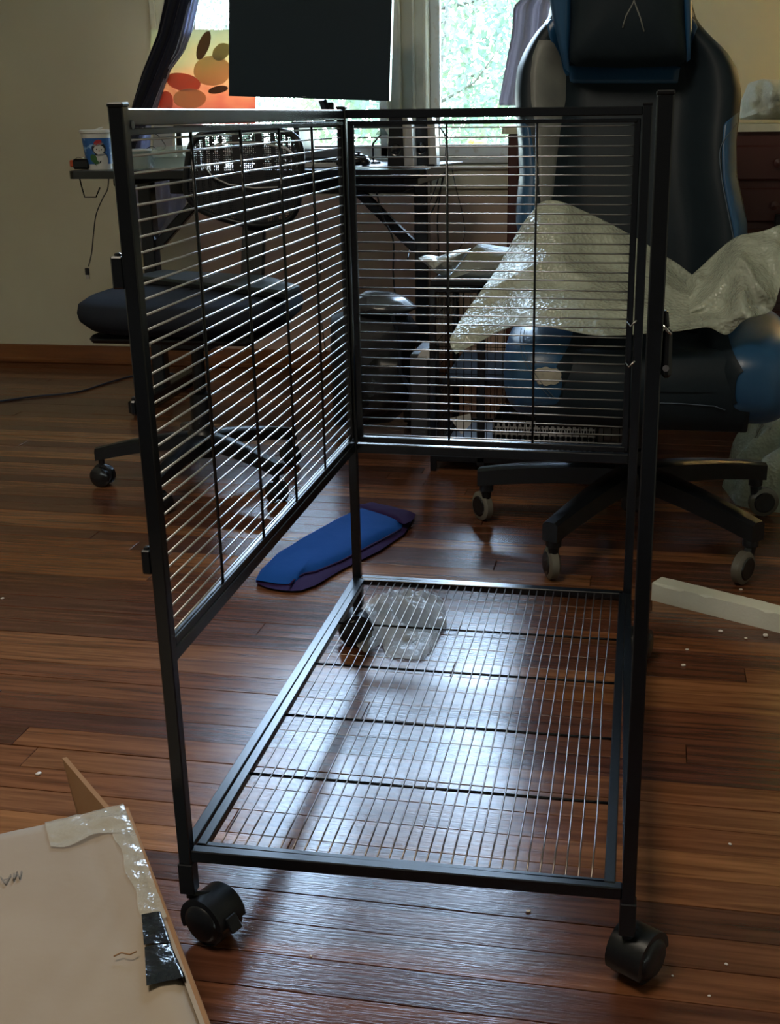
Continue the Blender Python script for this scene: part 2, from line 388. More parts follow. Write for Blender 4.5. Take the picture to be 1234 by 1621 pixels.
def loft(curves, nu=30, nv=40, smooth_=True):
    """surface through a list of 3D polylines"""
    cs = [(catmull(c, nu) if smooth_ and len(c) > 2 else resample(c, nu)) for c in curves]
    cols = [catmull([c[i] for c in cs], nv) if smooth_ and len(cs) > 2 else resample([c[i] for c in cs], nv) for i in range(nu)]
    return [[cols[i][j] for i in range(nu)] for j in range(nv)]
def rumple(rows, amp, sc, dirv=(0, 1, 0), seed=0, ridge=True):
    d = Vector(dirv); out = []
    for r in rows:
        out.append([])
        for p in r:
            q = p*sc + Vector((seed*7.3, seed*3.1, 0)); v_ = noise.noise(q)
            if ridge: v_ = 1-2*abs(v_)*1.6 + .35*noise.noise(q*2.7)
            out[-1].append(p + d*(v_*amp))
    return out
def puff(poly, nrm, hf, hb=0.0, n=48, K=9, amp=0.0, sc=12, seed=0, p=2.0):
    """a stuffed / crumpled body over a star-shaped outline: bulges hf along nrm, hb the other way"""
    B = resample(poly, n, True); nrm = Vector(nrm).normalized(); c = sum(B, Vector())/n; mb = MB()
    for sgn, h in ((1, hf), (-1, hb)):
        rows = []
        for k in range(K+1):
            r = k/K; row = []
            for b in B:
                q = c.lerp(b, r); e = (1-r**p)**.5 if r < 1 else 0
                nn = noise.noise(q*sc+Vector((seed, seed*2, 0)))
                nn = (1-3*abs(nn)) if amp > 0 else 0
                row.append(q + nrm*sgn*(h*e + amp*nn*(e if h > 0 else 0)))
            row.append(row[0]); rows.append(row)
        if sgn < 0: rows = [r[::-1] for r in rows]
        mb.grid(rows)
    return mb
def lerp(a, b, t): return a+(b-a)*t
def interp(tab, v):
    if v <= tab[0][0]: return tab[0][1:]
    for a, b in zip(tab, tab[1:]):
        if v <= b[0]:
            t = (v-a[0])/(b[0]-a[0]); return tuple(lerp(x, y, t) for x, y in zip(a[1:], b[1:]))
    return tab[-1][1:]
def sstep(a, b, x):
    t = min(max((x-a)/(b-a), 0), 1); return t*t*(3-2*t)

# ================================================================== THE ROOM
WY = 3.25                      # inner face of the window wall
XL, XR, YF, ZC = -2.6, 1.9, -2.6, 2.7
ang = math.radians(-0.7)
fl = struct('floor', MB().box(((XL+XR)/2, (YF+WY)/2, -0.034), (XR-XL+.3, WY-YF+.3, 0.03)), mat('subfloor', (0.03, 0.015, 0.01), .7))
pitchb = 0.0567
rotb = Matrix.Rotation(ang, 3, 'Z')
ref = Vector((-0.66, 0.791, 0))
row = -28; cnt = 0
while True:
    yc = ref.y + (row+.5)*pitchb
    if yc - .04 > WY+.03: break
    if yc > -0.78:
        x = XL - random.uniform(0, 1.2)
        while x < XR:
            L_ = random.choice((0.9, 1.3, 1.7, 2.2, 2.6))*random.uniform(.85, 1.15)
            x0, x1 = max(x, XL), min(x+L_, XR)
            if x1-x0 > 0.05:
                c0 = ref + rotb @ Vector(((x0+x1)/2-ref.x, (row+.5)*pitchb, 0))
                if c0.y < WY + .01:
                    mb = MB().box((0, 0, -0.0095), (x1-x0-0.0012, pitchb-0.0011, 0.019), None, 0.0005)
                    me_ = MB(); me_.v = mb.v; me_.f = mb.f
                    o = bpy.data.meshes.new('plank'); o.from_pydata([tuple(p) for p in me_.v], [], me_.f); o.materials.append(M_wood)
                    po = bpy.data.objects.new('plank', o); link(po, fl, (c0.x, c0.y, random.uniform(-.0005, 0.0)))
                    po.rotation_euler = (random.gauss(0, .0035), random.gauss(0, .0004), ang)
                    cnt += 1
            x += L_
    row += 1

# windows: openings in the back wall
W1 = (-1.125, -0.405, 0.75, 2.28)      # x0, x1, z0, z1 of the left window's sash opening
W2 = (-0.262, 0.42, 0.75, 2.28)
T = 0.12
def wallbox(x0, x1, z0, z1): return MB().box(((x0+x1)/2, WY+T/2, (z0+z1)/2), (x1-x0, T, z1-z0))
mbw = MB()
for (x0, x1, z0, z1) in ((XL-.1, W1[0], 0, ZC), (W1[0], W1[1], W1[3], ZC), (W1[1], W2[0], 0.62, ZC), (W2[0], W2[1], W2[3], ZC), (W2[1], XR+.1, 0, ZC), (W1[0], W1[1], 0.62, W1[2]), (W2[0], W2[1], 0.62, W2[2])):
    mbw.box(((x0+x1)/2, WY+T/2, (z0+z1)/2), (x1-x0, T, z1-z0))
wb = struct('wall_back', mbw, M_wall)
# the stretch of wall below the windows is duskier and pinker than the rest
obj('lower_wall_panel', MB().box(((W1[0]+W2[1])/2, WY+T/2, .31), (W2[1]-W1[0], T, .62)), M_wall2, wb)
struct('wall_left', MB().box((XL-.05, (YF+WY)/2, ZC/2), (.1, WY-YF, ZC)), M_wall)
struct('wall_right', MB().box((XR+.05, (YF+WY)/2, ZC/2), (.1, WY-YF, ZC)), M_wall)
struct('wall_front', MB().box(((XL+XR)/2, YF-.05, ZC/2), (XR-XL+.2, .1, ZC)), mat('darkened_unseen_wall', (0.10, 0.07, 0.05), .6))  # unseen wall, colour darkened so the cage posts reflect less light
struct('ceiling', MB().box(((XL+XR)/2, (YF+WY)/2, ZC+.05), (XR-XL+.2, WY-YF+.2, .1)), M_ceil)
bb = struct('baseboard_back', MB().box(((XL+XR)/2, WY-.009, .034), (XR-XL, .018, .068), None, .003), M_base)
obj('shoe_molding', MB().box(((XL+XR)/2, WY-.024, .009), (XR-XL, .012, .018), None, .004), M_base, bb)
struct('baseboard_left', MB().box((XL+.009, (YF+WY)/2, .034), (.018, WY-YF, .068), None, .003), M_base)

def window(idx, w_, left_in, right_in):
    x0, x1, z0, z1 = w_
    o = tag(obj('window_%d' % idx, MB().box(((x0+x1)/2, WY+.03, z0-.011), (x1-x0+.06, .11, .022), None, .004), M_whitetrim), kind='structure')
    f = MB(); yc = WY+.045; s = .035
    zm = 1.45
    for (za, zb, yy) in ((z0, zm+.02, yc), (zm-.02, z1, yc+.03)):
        for xx in (x0+s/2, x1-s/2): f.box((xx, yy, (za+zb)/2), (s, .028, zb-za), None, .003)
        for zz in (za+.02, zb-.02): f.box(((x0+x1)/2, yy, zz), (x1-x0, .028, .04), None, .003)
    sash = obj('window_frame', f, M_whitetrim, o)
    obj('pane', MB().box(((x0+x1)/2, yc, (z0+zm)/2), (x1-x0-.05, .003, zm-z0-.06)), M_glass, sash)
    obj('pane', MB().box(((x0+x1)/2, yc+.03, (z1+zm)/2), (x1-x0-.05, .003, z1-zm-.06)), M_glass, sash)
    # moulded casing with a step on each side
    for (xa, sg) in ((x0, -1), (x1, 1)):
        wd = left_in if sg < 0 else right_in
        k = MB()
        k.box((xa+sg*wd*.5, WY-.006, (z0+z1)/2+.0), (wd, .014, z1-z0+.0), None, .002)
        k.box((xa+sg*wd*.16, WY-.016, (z0+z1)/2), (wd*.26, .016, z1-z0), None, .004)
        k.box((xa+sg*wd*.90, WY-.014, (z0+z1)/2), (wd*.2, .014, z1-z0), None, .003)
        obj('side_casing', k, M_trim, o)
    obj('head_casing', MB().box(((x0+x1)/2, WY-.008, z1+.045), (x1-x0+left_in+right_in, .018, .09), None, .003), M_trim, o)
    k = MB().box(((x0+x1)/2, WY-.014, z0-.033), (x1-x0+left_in+right_in, .030, .016), None, .004)
    obj('window_sill', k, M_trim, o)
    k = MB().box(((x0+x1)/2, WY-.007, z0-.073), (x1-x0+left_in+right_in-.004, .012, .066), None, .002)
    obj('apron', k, M_trim, o)
    return o
window(1, W1, .11, .052)
window(2, W2, .052, .11)
for w_ in (W1, W2):
    area('daylight_portal', ((w_[0]+w_[1])/2, WY+T+.02, (w_[2]+w_[3])/2), (math.radians(-90), 0, 0), w_[1]-w_[0], w_[3]-w_[2], 1, (1, 1, 1), True)

# unseen ceiling lamp, added as fill light
cl = thing('added_ceiling_lamp', (-.4, -.5, ZC-.03), 'wide white flush ceiling lamp added out of view as fill light', 'lamp')
obj('fill_lamp_base', MB().lathe((-.4, -.5, ZC-.03), [(.50, 0), (.51, .01), (.51, .03)], n=32), M_white, cl, 'auto')
# added warm lamp on the dresser, out of frame, to brighten the right wall
tl_ = thing('added_table_lamp', (1.35, 3.0, .853), 'warm table lamp added out of view on the dresser to brighten the wall', 'lamp')
obj('added_lamp_foot', MB().lathe((1.35, 3.0, .853), [(.07, 0), (.07, .015), (.02, .03), (.015, .2), (.03, .24), (.012, .30)], n=24), M_white, tl_, 'auto')
sh_ = obj('added_lamp_shade', MB().lathe((1.35, 3.0, 1.12), [(.13, 0), (.09, .19)], n=28), M_lampshade, tl_, True); solid(sh_, .002)
sh_.data.polygons.foreach_set('use_smooth', [False]*len(sh_.data.polygons))
pl_ = bpy.data.lights.new('added_table_lamp_bulb', 'POINT'); pl_.energy = 9; pl_.color = (1.0, .82, .52); pl_.shadow_soft_size = .05
po_ = bpy.data.objects.new('added_table_lamp_bulb', pl_); po_.location = (1.35, 3.0, 1.2); C.objects.link(po_)
area('added_ceiling_lamp_light', (-.4, -.5, ZC-.05), (0, 0, 0), .8, .8, 20, (1.0, .88, .70))  # added fill light of the unseen ceiling lamp

# ================================================================== OUTSIDE
tag(obj('lawn', MB().box((0, 14, -.9), (40, 21, .1)), M_lawn), 'sunlit green lawn outside the windows', 'lawn', kind='structure')
def tree(x, y, h, r, seed, label, n=6000):
    rnd = random.Random(seed)
    t = thing('tree', (x, y, -.85), label, 'tree', 'trees outside the windows')
    tr = MB().tube([(x, y, -.85), (x+.05, y, 0), (x-.05, y, h*.5), (x+.1, y, h)], [.05, .04, .025, .01], 8)
    for k in range(7):
        a = rnd.uniform(0, 6.3); z = rnd.uniform(.4, h*.9)
        tr.tube([(x, y, z), (x+math.cos(a)*r*.5, y+math.sin(a)*r*.5, z+.1), (x+math.cos(a)*r*.9, y+math.sin(a)*r*.9, z+.3)], [.012, .008, .003], 5)
    obj('trunk', tr, M_bark, t, True)
    f = MB()
    for k in range(n):
        while True:
            p = Vector((rnd.uniform(-1, 1), rnd.uniform(-1, 1), rnd.uniform(-1, 1)))
            if .25 < p.length < 1: break
        c = Vector((x+p.x*r, y+p.y*r, h*.55+p.z*h*.62))
        if noise.noise(c*1.3) < -.3: continue
        a = Vector((rnd.gauss(0, 1), rnd.gauss(0, 1), rnd.gauss(0, 1))).normalized(); b = a.orthogonal().normalized(); s = rnd.uniform(.022, .042)
        f.add([c-a*s, c+b*s*.5, c+a*s, c-b*s*.5], [(0, 1, 2, 3)])
    tag(obj('foliage', f, M_leaf, t), kind='stuff')
tree(-0.80, 7.0, 1.9, 1.0, 1, 'pale leafy small tree seen through the right window, nearer one', 9000)
tree(1.1, 9.2, 2.3, 1.1, 2, 'leafy tree at the right window edge behind the curtain', 8000)
tree(-1.2, 11.4, 2.4, 1.3, 3, 'leafy tree farther off, between the two windows', 8000)
tree(-4.0, 12.4, 2.4, 1.4, 4, 'leafy tree low in the left window behind the monitor', 7000)
b_ = thing('flowering_shrub', (-.02, 4.6, -.85), 'yellow flowering shrub below the right window', 'shrub')
obj('stem', MB().tube([(-.02, 4.6, -.85), (.0, 4.6, 0), (-.02, 4.6, .62)], [.02, .014, .006], 6), M_bark, b_)
f = MB(); rnd = random.Random(5)
for k in range(260):
    c = Vector((-.02+rnd.gauss(0, .16), 4.6+rnd.gauss(0, .1), rnd.uniform(-.4, .72))); a = Vector((rnd.gauss(0, 1), rnd.gauss(0, 1), rnd.gauss(0, 1))).normalized(); q = a.orthogonal().normalized(); s = .035
    f.add([c-a*s, c+q*s*.5, c+a*s, c-q*s*.5], [(0, 1, 2, 3)])
tag(obj('foliage', f, M_leaf, b_), kind='stuff')
f = MB()
for k in range(14):
    c = aty(757, 232, 4.6) + Vector((rnd.gauss(0, .035), 0, rnd.gauss(0, .02))); f.ell(c, (.02, .02, .012), 7, 4)
tag(obj('blossom', f, M_yellow, b_, True), kind='stuff')

# ================================================================== THE CAGE
H = 0.90; W = 0.485; D = 0.855; ZT = 0.121; ZP = 0.349; h = 0.0072
cage = thing('wire_cage', (W/2, D/2, 0), 'tall black metal pet cage frame on casters, wire sides, standing in mid floor', 'cage')
def lean(kx, ky, base):
    return lambda z: Vector((base[0]+kx*(z-ZT), base[1]+ky*(z-ZT), z))
FL = lean(.0083, -.033, (0, 0)); BL = lean(-.0048, 0, (.004, .855)); FR = lean(-.0069, .0009, (.487, .006)); BR = lean(-.0069, 0, (.475, .845))
for P_, z0, nm in ((FL, .075, 'FL'), (BL, .075, 'BL'), (FR, .075, 'FR'), (BR, .075, 'BR')):
    top = H if nm != 'FR' else H+.004
    p = obj('post', MB().bar(P_(z0), P_(top), 2*h, 2*h, .0012, (0, 1, 0)), M_metal, cage)
    c = MB().bar(P_(top-.001), P_(top+.003), 2*h+.001, 2*h+.001, .001, (0, 1, 0)); obj('post_cap', c, M_black, p)
    k = MB().bar(P_(z0-.012), P_(z0+.028), 2*h+.003, 2*h+.003, .001, (0, 1, 0)); obj('leg_socket', k, M_black, p)
def rail(a, b, wx, wz, name='rail', par=cage, bev=.0012): return obj(name, MB().bar(a, b, wx, wz, bev), M_metal, par)
# left side panel
zt, zb = H-.002, ZP
rail(FL(zt-.0075)+Vector((0, h, 0)), BL(zt-.0075)-Vector((0, h, 0)), .012, .015, 'top_rail')
rail(FL(zb+.008)+Vector((0, h, 0)), BL(zb+.008)-Vector((0, h, 0)), .012, .016, 'lower_rail')
ti = zt-.017; bi = zb+.018
def panel(name, A, B, out, inset, nrods, rods_t, nw, wm):
    """a wire panel between post lines A and B: frame, straight wires, thicker uprights"""
    d = (B(0.5)-A(0.5)); d.z = 0; d.normalize(); off = Vector(out)
    fa = lambda z: A(z)+d*inset; fb = lambda z: B(z)-d*inset
    f = MB()
    f.bar(fa(ti-.003), fb(ti-.003), .010, .006, .001); f.bar(fa(bi+.004), fb(bi+.004), .012, .009, .001)
    f.bar(fa(ti), fa(bi), .007, .010, .001, d); f.bar(fb(ti), fb(bi), .007, .010, .001, d)
    p = obj(name, f, M_metal, cage)
    z0, z1 = bi+.012, ti-.010
    for i in range(nw):
        z = lerp(z1, z0, i/(nw-1)) + random.gauss(0, .0004)
        a, b = fa(z), fb(z); s = random.gauss(0, .0006)
        mid = [a.lerp(b, q/4)+off*(.0) + Vector((0, 0, s*math.sin(q/4*math.pi))) for q in range(5)]
        obj('wire', MB().tube(mid, .00125, 6), wm, p, True, loc=a)
    for t in rods_t:
        a = fa(ti).lerp(fb(ti), t)+off*.0026; b = fa(bi+.002).lerp(fb(bi+.002), t)+off*.0026
        obj('upright_rod', MB().tube([a, b], .0019, 8), M_metal, p, True, loc=b)
    return p
lp = panel('side_panel', FL, BL, (1, 0, 0), .010, 4, [.193, .388, .578, .775], 35, M_wire_glare)
# back panel
rail(BL(zt-.0065)+Vector((h, 0, 0)), BR(zt-.0065)-Vector((h, 0, 0)), .012, .013, 'top_rail')
rail(BL(zb+.006)+Vector((h, 0, 0)), BR(zb+.006)-Vector((h, 0, 0)), .012, .016, 'lower_rail')
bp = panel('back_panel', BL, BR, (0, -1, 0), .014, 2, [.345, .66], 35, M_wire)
# magnet hooks and clips of the missing door, on the back right upright
for z in (aty(1018, 508, .845).z, aty(1016, 572, .845).z):
    k = MB().tube([BR(z)+Vector((-.018, -.012, 0)), BR(z)+Vector((-.012, -.02, -.006)), BR(z)+Vector((-.004, -.02, .004))], .0016, 6)
    obj('wire_clip', k, M_chrome, cage, True)
# latch on the front right post
lz = aty(1045, 520, .006).z
lt = obj('latch', MB().bar(FR(lz)+Vector((.011, 0, 0)), FR(lz-.044)+Vector((.012, -.002, 0)), .009, .010, .003).bar(FR(lz+.016)+Vector((.008, 0, 0)), FR(lz)+Vector((.010, 0, 0)), .006, .008, .002), M_black, cage)
obj('latch_spring', MB().tube([FR(lz+.004)+Vector((.007, -.008, 0)), FR(lz-.004)+Vector((.014, -.008, 0))], .0015, 6), M_chrome, lt, True)
obj('latch_screw', MB().lathe(FR(lz-.034)+Vector((.011, -.008, 0)), [(.003, 0), (.003, .002)], (0, -1, 0), 10), M_chrome, lt)
# hinge blocks on the outside of the front left post
for (u, v, hh, ww) in ((193, 428, .030, .012), (212, 640, .014, .006), (230, 888, .026, .010)):
    c = atx(u, v, -.012)
    q = FL(c.z) + Vector((-h-ww/2, 0, 0))
    k = obj('hinge_block', MB().box(q, (ww, .012, hh), None, .0015), M_metal, cage)
    obj('hinge_pin', MB().lathe(q+Vector((0, 0, hh/2)), [(.0035, -.001), (.0035, .002), (.0015, .003)], n=10), M_metal, k)
# screw hole and small tag on the top rail
obj('bolt_hole', MB().lathe(FL(.884)+Vector((h-.0005, .012, 0)), [(.004, 0), (.004, .001)], (1, 0, 0), 14), M_black, cage)
q = atx(288, 183, .0065)
obj('label_hook', MB().tube([q+Vector((.0008, .002*math.cos(a), .006*math.sin(a))) for a in [k*.6283 for k in range(10)]], .0006, 5, True), M_silver, cage, True)
# bottom tray: cage rails and the removable grate
zc = ZT-.0075
rail(FL(zc)+Vector((h, 0, 0)), FR(zc)-Vector((h, 0, 0)), .013, .015, 'bottom_rail')
rail(BL(zc)+Vector((h, 0, 0)), BR(zc)-Vector((h, 0, 0)), .013, .015, 'bottom_rail')
rail(FL(zc)+Vector((0, h, 0)), BL(zc)-Vector((0, h, 0)), .013, .015, 'bottom_rail')
rail(FR(zc)+Vector((0, h, 0)), BR(zc)-Vector((0, h, 0)), .013, .015, 'bottom_rail')
gz = ZT-.004
f = MB(); gx0, gx1, gy0, gy1 = .0155, W-.018, .013, D-.014
f.bar((gx0, 0.008, gz), (gx0, gy1, gz), .012, .010, .0012); f.bar((gx1, .008, gz), (gx1, gy1, gz), .012, .010, .0012)
f.bar((gx0, gy0-.0015, gz), (gx1, gy0-.0015, gz), .008, .008, .001); f.bar((gx0, gy1-.002, gz), (gx1, gy1-.002, gz), .010, .010, .001)
gr = obj('floor_grate', f, M_metal, cage)
for i in range(31):
    x = lerp(gx0+.0195, gx1-.0195, i/30); s = random.gauss(0, .0007)
    pts = [Vector((x+s*math.sin(t*9.0), lerp(gy0, gy1-.006, t), gz+.0015)) for t in [k/12 for k in range(13)]]
    obj('wire', MB().tube(pts, .00105, 6), M_wire2, gr, True, loc=pts[0])
for y in (.655, .500, .334, .175):
    obj('cross_rod', MB().tube([(gx0, y, gz-.0015), (gx1, y, gz-.0015)], .0019, 8), M_metal, gr, True)
def caster(P_, az, off, brake):
    """hooded furniture caster, axle along azimuth az"""
    st = P_(.07); st.z = .07
    a = Vector((math.cos(az), math.sin(az), 0)); c = Vector((st.x, st.y, .0305)) + Vector(off)
    r = .0285
    k = obj('caster', MB().lathe(c-a*.019, [(0, 0), (r-.004, 0), (r, .002), (r, .036), (r-.004, .038), (0, .038)], a, 30), M_black, cage, 'auto')
    obj('wheel', MB().lathe(c-Vector((0, 0, 0))+a*.019, [(0, .006), (r-.010, .006), (r-.006, .003), (r-.004, -.002)], a, 30), M_black, k, 'auto')
    obj('wheel', MB().lathe(c-Vector((0, 0, .0015)), [(.0, -.017), (.0288, -.017), (.0288, .017), (0, .017)], a, 30), M_blackgloss, k, 'auto')
    obj('stem', MB().tube([st+Vector((0, 0, .01)), st-Vector((0, 0, .012)), (c+Vector((0, 0, .0235)))], [.0055, .0055, .007], 10), M_black, k, True)
    # hood: a wider shell over the top half
    hd = MB(); n = 14
    side = a.cross(Vector((0, 0, 1))).normalized(); rows = []
    for i in range(n+1):
        t = math.radians(-25+205*i/n); d = side*math.cos(t)+Vector((0, 0, 1))*math.sin(t)
        rows.append([c+a*s_+d*rr for s_, rr in ((-.021, r-.006), (-.021, r+.002), (.021, r+.002), (.021, r-.006))])
    hd.grid(rows); obj('hood', hd, M_black, k, 'auto')
    if brake: obj('brake_lever', MB().bar(c+side*(r)*brake+Vector((0, 0, .012))+a*.004, c+side*(r+.010)*brake+Vector((0, 0, -.004))+a*.004, .016, .005, .001), M_black, k)
caster(FL, math.radians(-112), (.024, .004, 0), -1)
caster(FR, math.radians(-32), (.012, .012, 0), 0)
caster(BL, math.radians(-70), (-.002, -.022, 0), 0)
caster(BR, math.radians(-20), (.018, -.012, 0), 0)

# ================================================================== GAMING CHAIR
gc = Vector((.48, 1.49, 0))
ch = thing('gaming_chair', gc, 'blue and black leather gaming chair with worn padding, behind the cage', 'chair')
def S_profile():
    # outline rows: v, u_left, u_right
    return [(-150, 880, 1090), (-60, 872, 1092), (0, 872, 1094), (33, 866, 1103), (55, 845, 1122), (81, 829, 1150), (110, 817, 1168), (147, 814, 1174), (184, 815, 1171), (221, 819, 1166), (276, 821, 1167), (313, 817, 1175), (350, 815, 1183), (400, 826, 1184), (470, 850, 1170), (520, 870, 1150)]
ROW = S_profile()
def yback(v): return lerp(1.77, 1.58, sstep(-150, 520, v)*.6 + (v+150)/670*.4)
def Sf(u, v, off=0.0, back=False):
    ul, ur = interp(ROW, v); s = (2*(u-ul)/(ur-ul))-1; s = min(max(s, -1), 1)
    a = abs(s); wing = sstep(.42, .80, a)*.075
    edge = math.sqrt(max(0, 1-max(0, (a-.86)/.14)**2)) if a > .86 else 1
    y0 = yback(v)
    th = .10
    yy = y0 + .03 - (.05 + wing)*edge - .012*(1-a*a)
    if back: yy = y0 + .03 + .05*edge
    p = aty(u, v, y0); return Vector((p.x, yy-off, p.z))
nv_, nu_ = 60, 44
vv = [lerp(-150, 520, i/nv_) for i in range(nv_+1)]
rows = []
for v in vv:
    ul, ur = interp(ROW, v)
    fr_ = [Sf(lerp(ul, ur, .5-.5*math.cos(math.pi*k/nu_)), v) for k in range(nu_+1)]
    bk = [Sf(lerp(ul, ur, .5-.5*math.cos(math.pi*k/nu_)), v, back=True) for k in range(nu_, -1, -1)]
    rows.append(fr_+bk)
shell = MB().grid(rows)
for rr_ in (rows[0], rows[-1]):
    shell.add(rr_, [tuple(range(len(rr_)))])
bk_ = obj('backrest', shell, M_leather, ch, True, weld=True)
def strip(name, tab, m_, off=.003, nu=10, nv=40, par=None):
    v0, v1 = tab[0][0], tab[-1][0]; rows = []
    for i in range(nv+1):
        v = lerp(v0, v1, i/nv); a, b = interp(tab, v); rows.append([Sf(lerp(a, b, k/nu), v, off*(1 if 0 < k < nu and 0 < i < nv else -.3)) for k in range(nu+1)])
    return obj(name, MB().grid(rows), m_, par or bk_, True)
strip('left_lower_panel', [(184, 817, 820), (200, 818, 846), (230, 820, 850), (280, 822, 855), (330, 820, 852), (372, 819, 846)], M_blue)
strip('left_upper_panel', [(33, 868, 884), (60, 873, 900), (95, 884, 902), (122, 898, 903)], M_blue)
strip('lit_grey_wing_panel', [(66, 858, 880), (90, 848, 893), (120, 844, 899), (160, 845, 898), (200, 852, 891), (240, 857, 886), (300, 859, 880), (330, 862, 874)], M_greyleather, .004)  # worn strip with window light painted into its grey
strip('right_lower_panel', [(178, 1163, 1166), (195, 1140, 1165), (230, 1137, 1163), (276, 1138, 1164), (320, 1146, 1172), (350, 1153, 1180), (378, 1158, 1182)], M_blue)
strip('right_upper_panel', [(20, 1088, 1094), (48, 1090, 1101), (70, 1088, 1092), (90, 1086, 1088)], M_blue)
strip('collar_band', [(104, 896, 1078), (112, 899, 1077), (133, 902, 1074)], M_blue, .006, 24, 8)
for a_, b_2 in (([(1163, 195), (1137, 230), (1138, 276), (1146, 320), (1158, 378)], 0),):
    obj('seam', MB().tube([Sf(u-1, v, .004) for u, v in catmull([Vector((u, v, 0)).to_3d() for u, v in a_], 30) and [(q.x, q.y) for q in catmull([Vector((u, v, 0)) for u, v in a_], 30)]], .0012, 5), M_stitch, bk_, True)
# head pillow
yp = 1.60
poly = [aty(u, v, yp) for u, v in ((903, -120), (1078, -120), (1088, -60), (1086, 30), (1088, 92), (1076, 104), (990, 108), (912, 105), (899, 96), (903, 30), (898, -60))]
pl = obj('head_pillow', puff(poly, (0, -1, 0), .055, .05, 60, 10, p=3.2), M_leather, ch, True)
for tab in (((869, -120), (904, -120), (906, 0), (904, 60), (900, 116), (893, 110), (876, 40), (869, 0)), ((1076, -120), (1094, -120), (1094, 60), (1092, 99), (1086, 99), (1078, 0))):
    obj('pillow_side', puff([aty(u, v, yp+.005) for u, v in tab], (0, -1, 0), .022, .03, 40, 6, p=3), M_blue, pl, True)
for pts in (((985, 44), (990, 26), (1000, 8), (1006, -6)), ((1019, 50), (1013, 28), (1004, 4), (1000, -10))):
    obj('stitched_emblem', MB().tube([aty(u, v, yp-.054) for u, v in pts], .0016, 6), M_greyleather, pl, True)
# seat
cu = MB(); nY = 26; rows = []
for i in range(nY+1):                       # closed cross sections along the depth
    t = i/nY; y = lerp(1.19, 1.75, t)
    e = math.sqrt(max(0.0, 1-((.10-t)/.10)**2)) if t < .10 else 1
    zt_ = lerp(.395, .470-.02*t, e); zb_ = lerp(.35, .307, e); rows.append([])
    for k in range(33):
        x = lerp(-.195, .205, k/32); rows[-1].append(Vector((.48+x, y-.012*(1-(x/.2)**2)*(1-t), zt_-.014*math.cos(x/.2*1.5)*min(1, t*5))))
    for k in range(32, -1, -1):
        x = lerp(-.195, .205, k/32); rows[-1].append(Vector((.48+x, y, zb_)))
    rows[-1].append(rows[-1][0])
cu.grid(rows); cu.add(rows[0], [tuple(range(len(rows[0])))]); cu.add(rows[-1], [tuple(range(len(rows[-1])))])
seat = obj('seat', cu, M_leather, ch, True, weld=True)
BP = 3.0                                  # superellipse exponent of the bolsters
BY, BZ, BRY, BRZ = 1.455, .404, .275, .098
def bolster(cx, rx):
    return obj('seat_bolster', MB().ell((cx, BY, BZ), (rx, BRY, BRZ), 56, 36, 2/BP), M_blue, ch, True)
def bsec(cx, rx, y, ph, off=0.0):         # point on the bolster's skin
    k = max(0, 1-abs((y-BY)/BRY)**BP)**(1/BP); c_, s_ = math.cos(ph), math.sin(ph)
    f = lambda q: math.copysign(abs(q)**(2/BP), q)
    return Vector((cx+(rx*k+off)*f(c_), y-(off if y < BY-.2 else 0), BZ+(BRZ*k+off)*f(s_)))
def bfront(cx, rx, x, z, off=0.0):
    q = 1-abs((x-cx)/rx)**BP-abs((z-BZ)/BRZ)**BP
    return Vector((x, BY-BRY*max(q, 0)**(1/BP)-off, z))
BLX, BRX, BRR = .301, .690, .094
bl = bolster(BLX, BRR); br = bolster(BRX, BRR)
for cx, a0, a1, par in ((BLX, -40, 58, bl), (BRX, 220, 122, br)):
    rows = []
    for i in range(31):
        y = lerp(BY-BRY*.985, BY+BRY*.9, i/30); sh = 14*math.sin(i/30*math.pi)
        rows.append([bsec(cx, BRR, y, math.radians(lerp(a0, a1+(sh if a1 < 90 else -sh), k/14)), .0015) for k in range(15)])
    obj('inner_panel', MB().grid(rows), M_leather, par, True)
tc_ = aty(866, 595, 1.185); rows = []; fan = []
for k in range(40):
    a = 2*math.pi*k/40; rr_ = .023*(1+.30*noise.noise(Vector((math.cos(a)*2.2, math.sin(a)*2.2, 4)))+.18*noise.noise(Vector((math.cos(a)*7, math.sin(a)*7, 9))))
    fan.append([bfront(BLX, BRR, tc_.x+math.cos(a)*rr_*1.2*t, tc_.z+math.sin(a)*rr_*.75*t, .0015) for t in (0.001, .33, .66, 1)])
fan.append(fan[0]); obj('tear', MB().grid(fan), M_tear, bl, True)
for q in (.0, .008):
    seam = [bfront(BLX, BRR, x+q, z, .001) for x, z in [(lerp(.246, .316, t**1.5), lerp(.488, .375, t)) for t in [k/24 for k in range(25)]]]
    obj('seam', MB().tube(seam, .0009, 5), M_stitch, bl, True)
obj('front_seam', MB().tube([Vector((x, 1.188-.004, z)) for x, z in ((.50, .372), (.56, .372), (.62, .369), (.64, .362))], .0012, 5), M_stitch, seat, True)
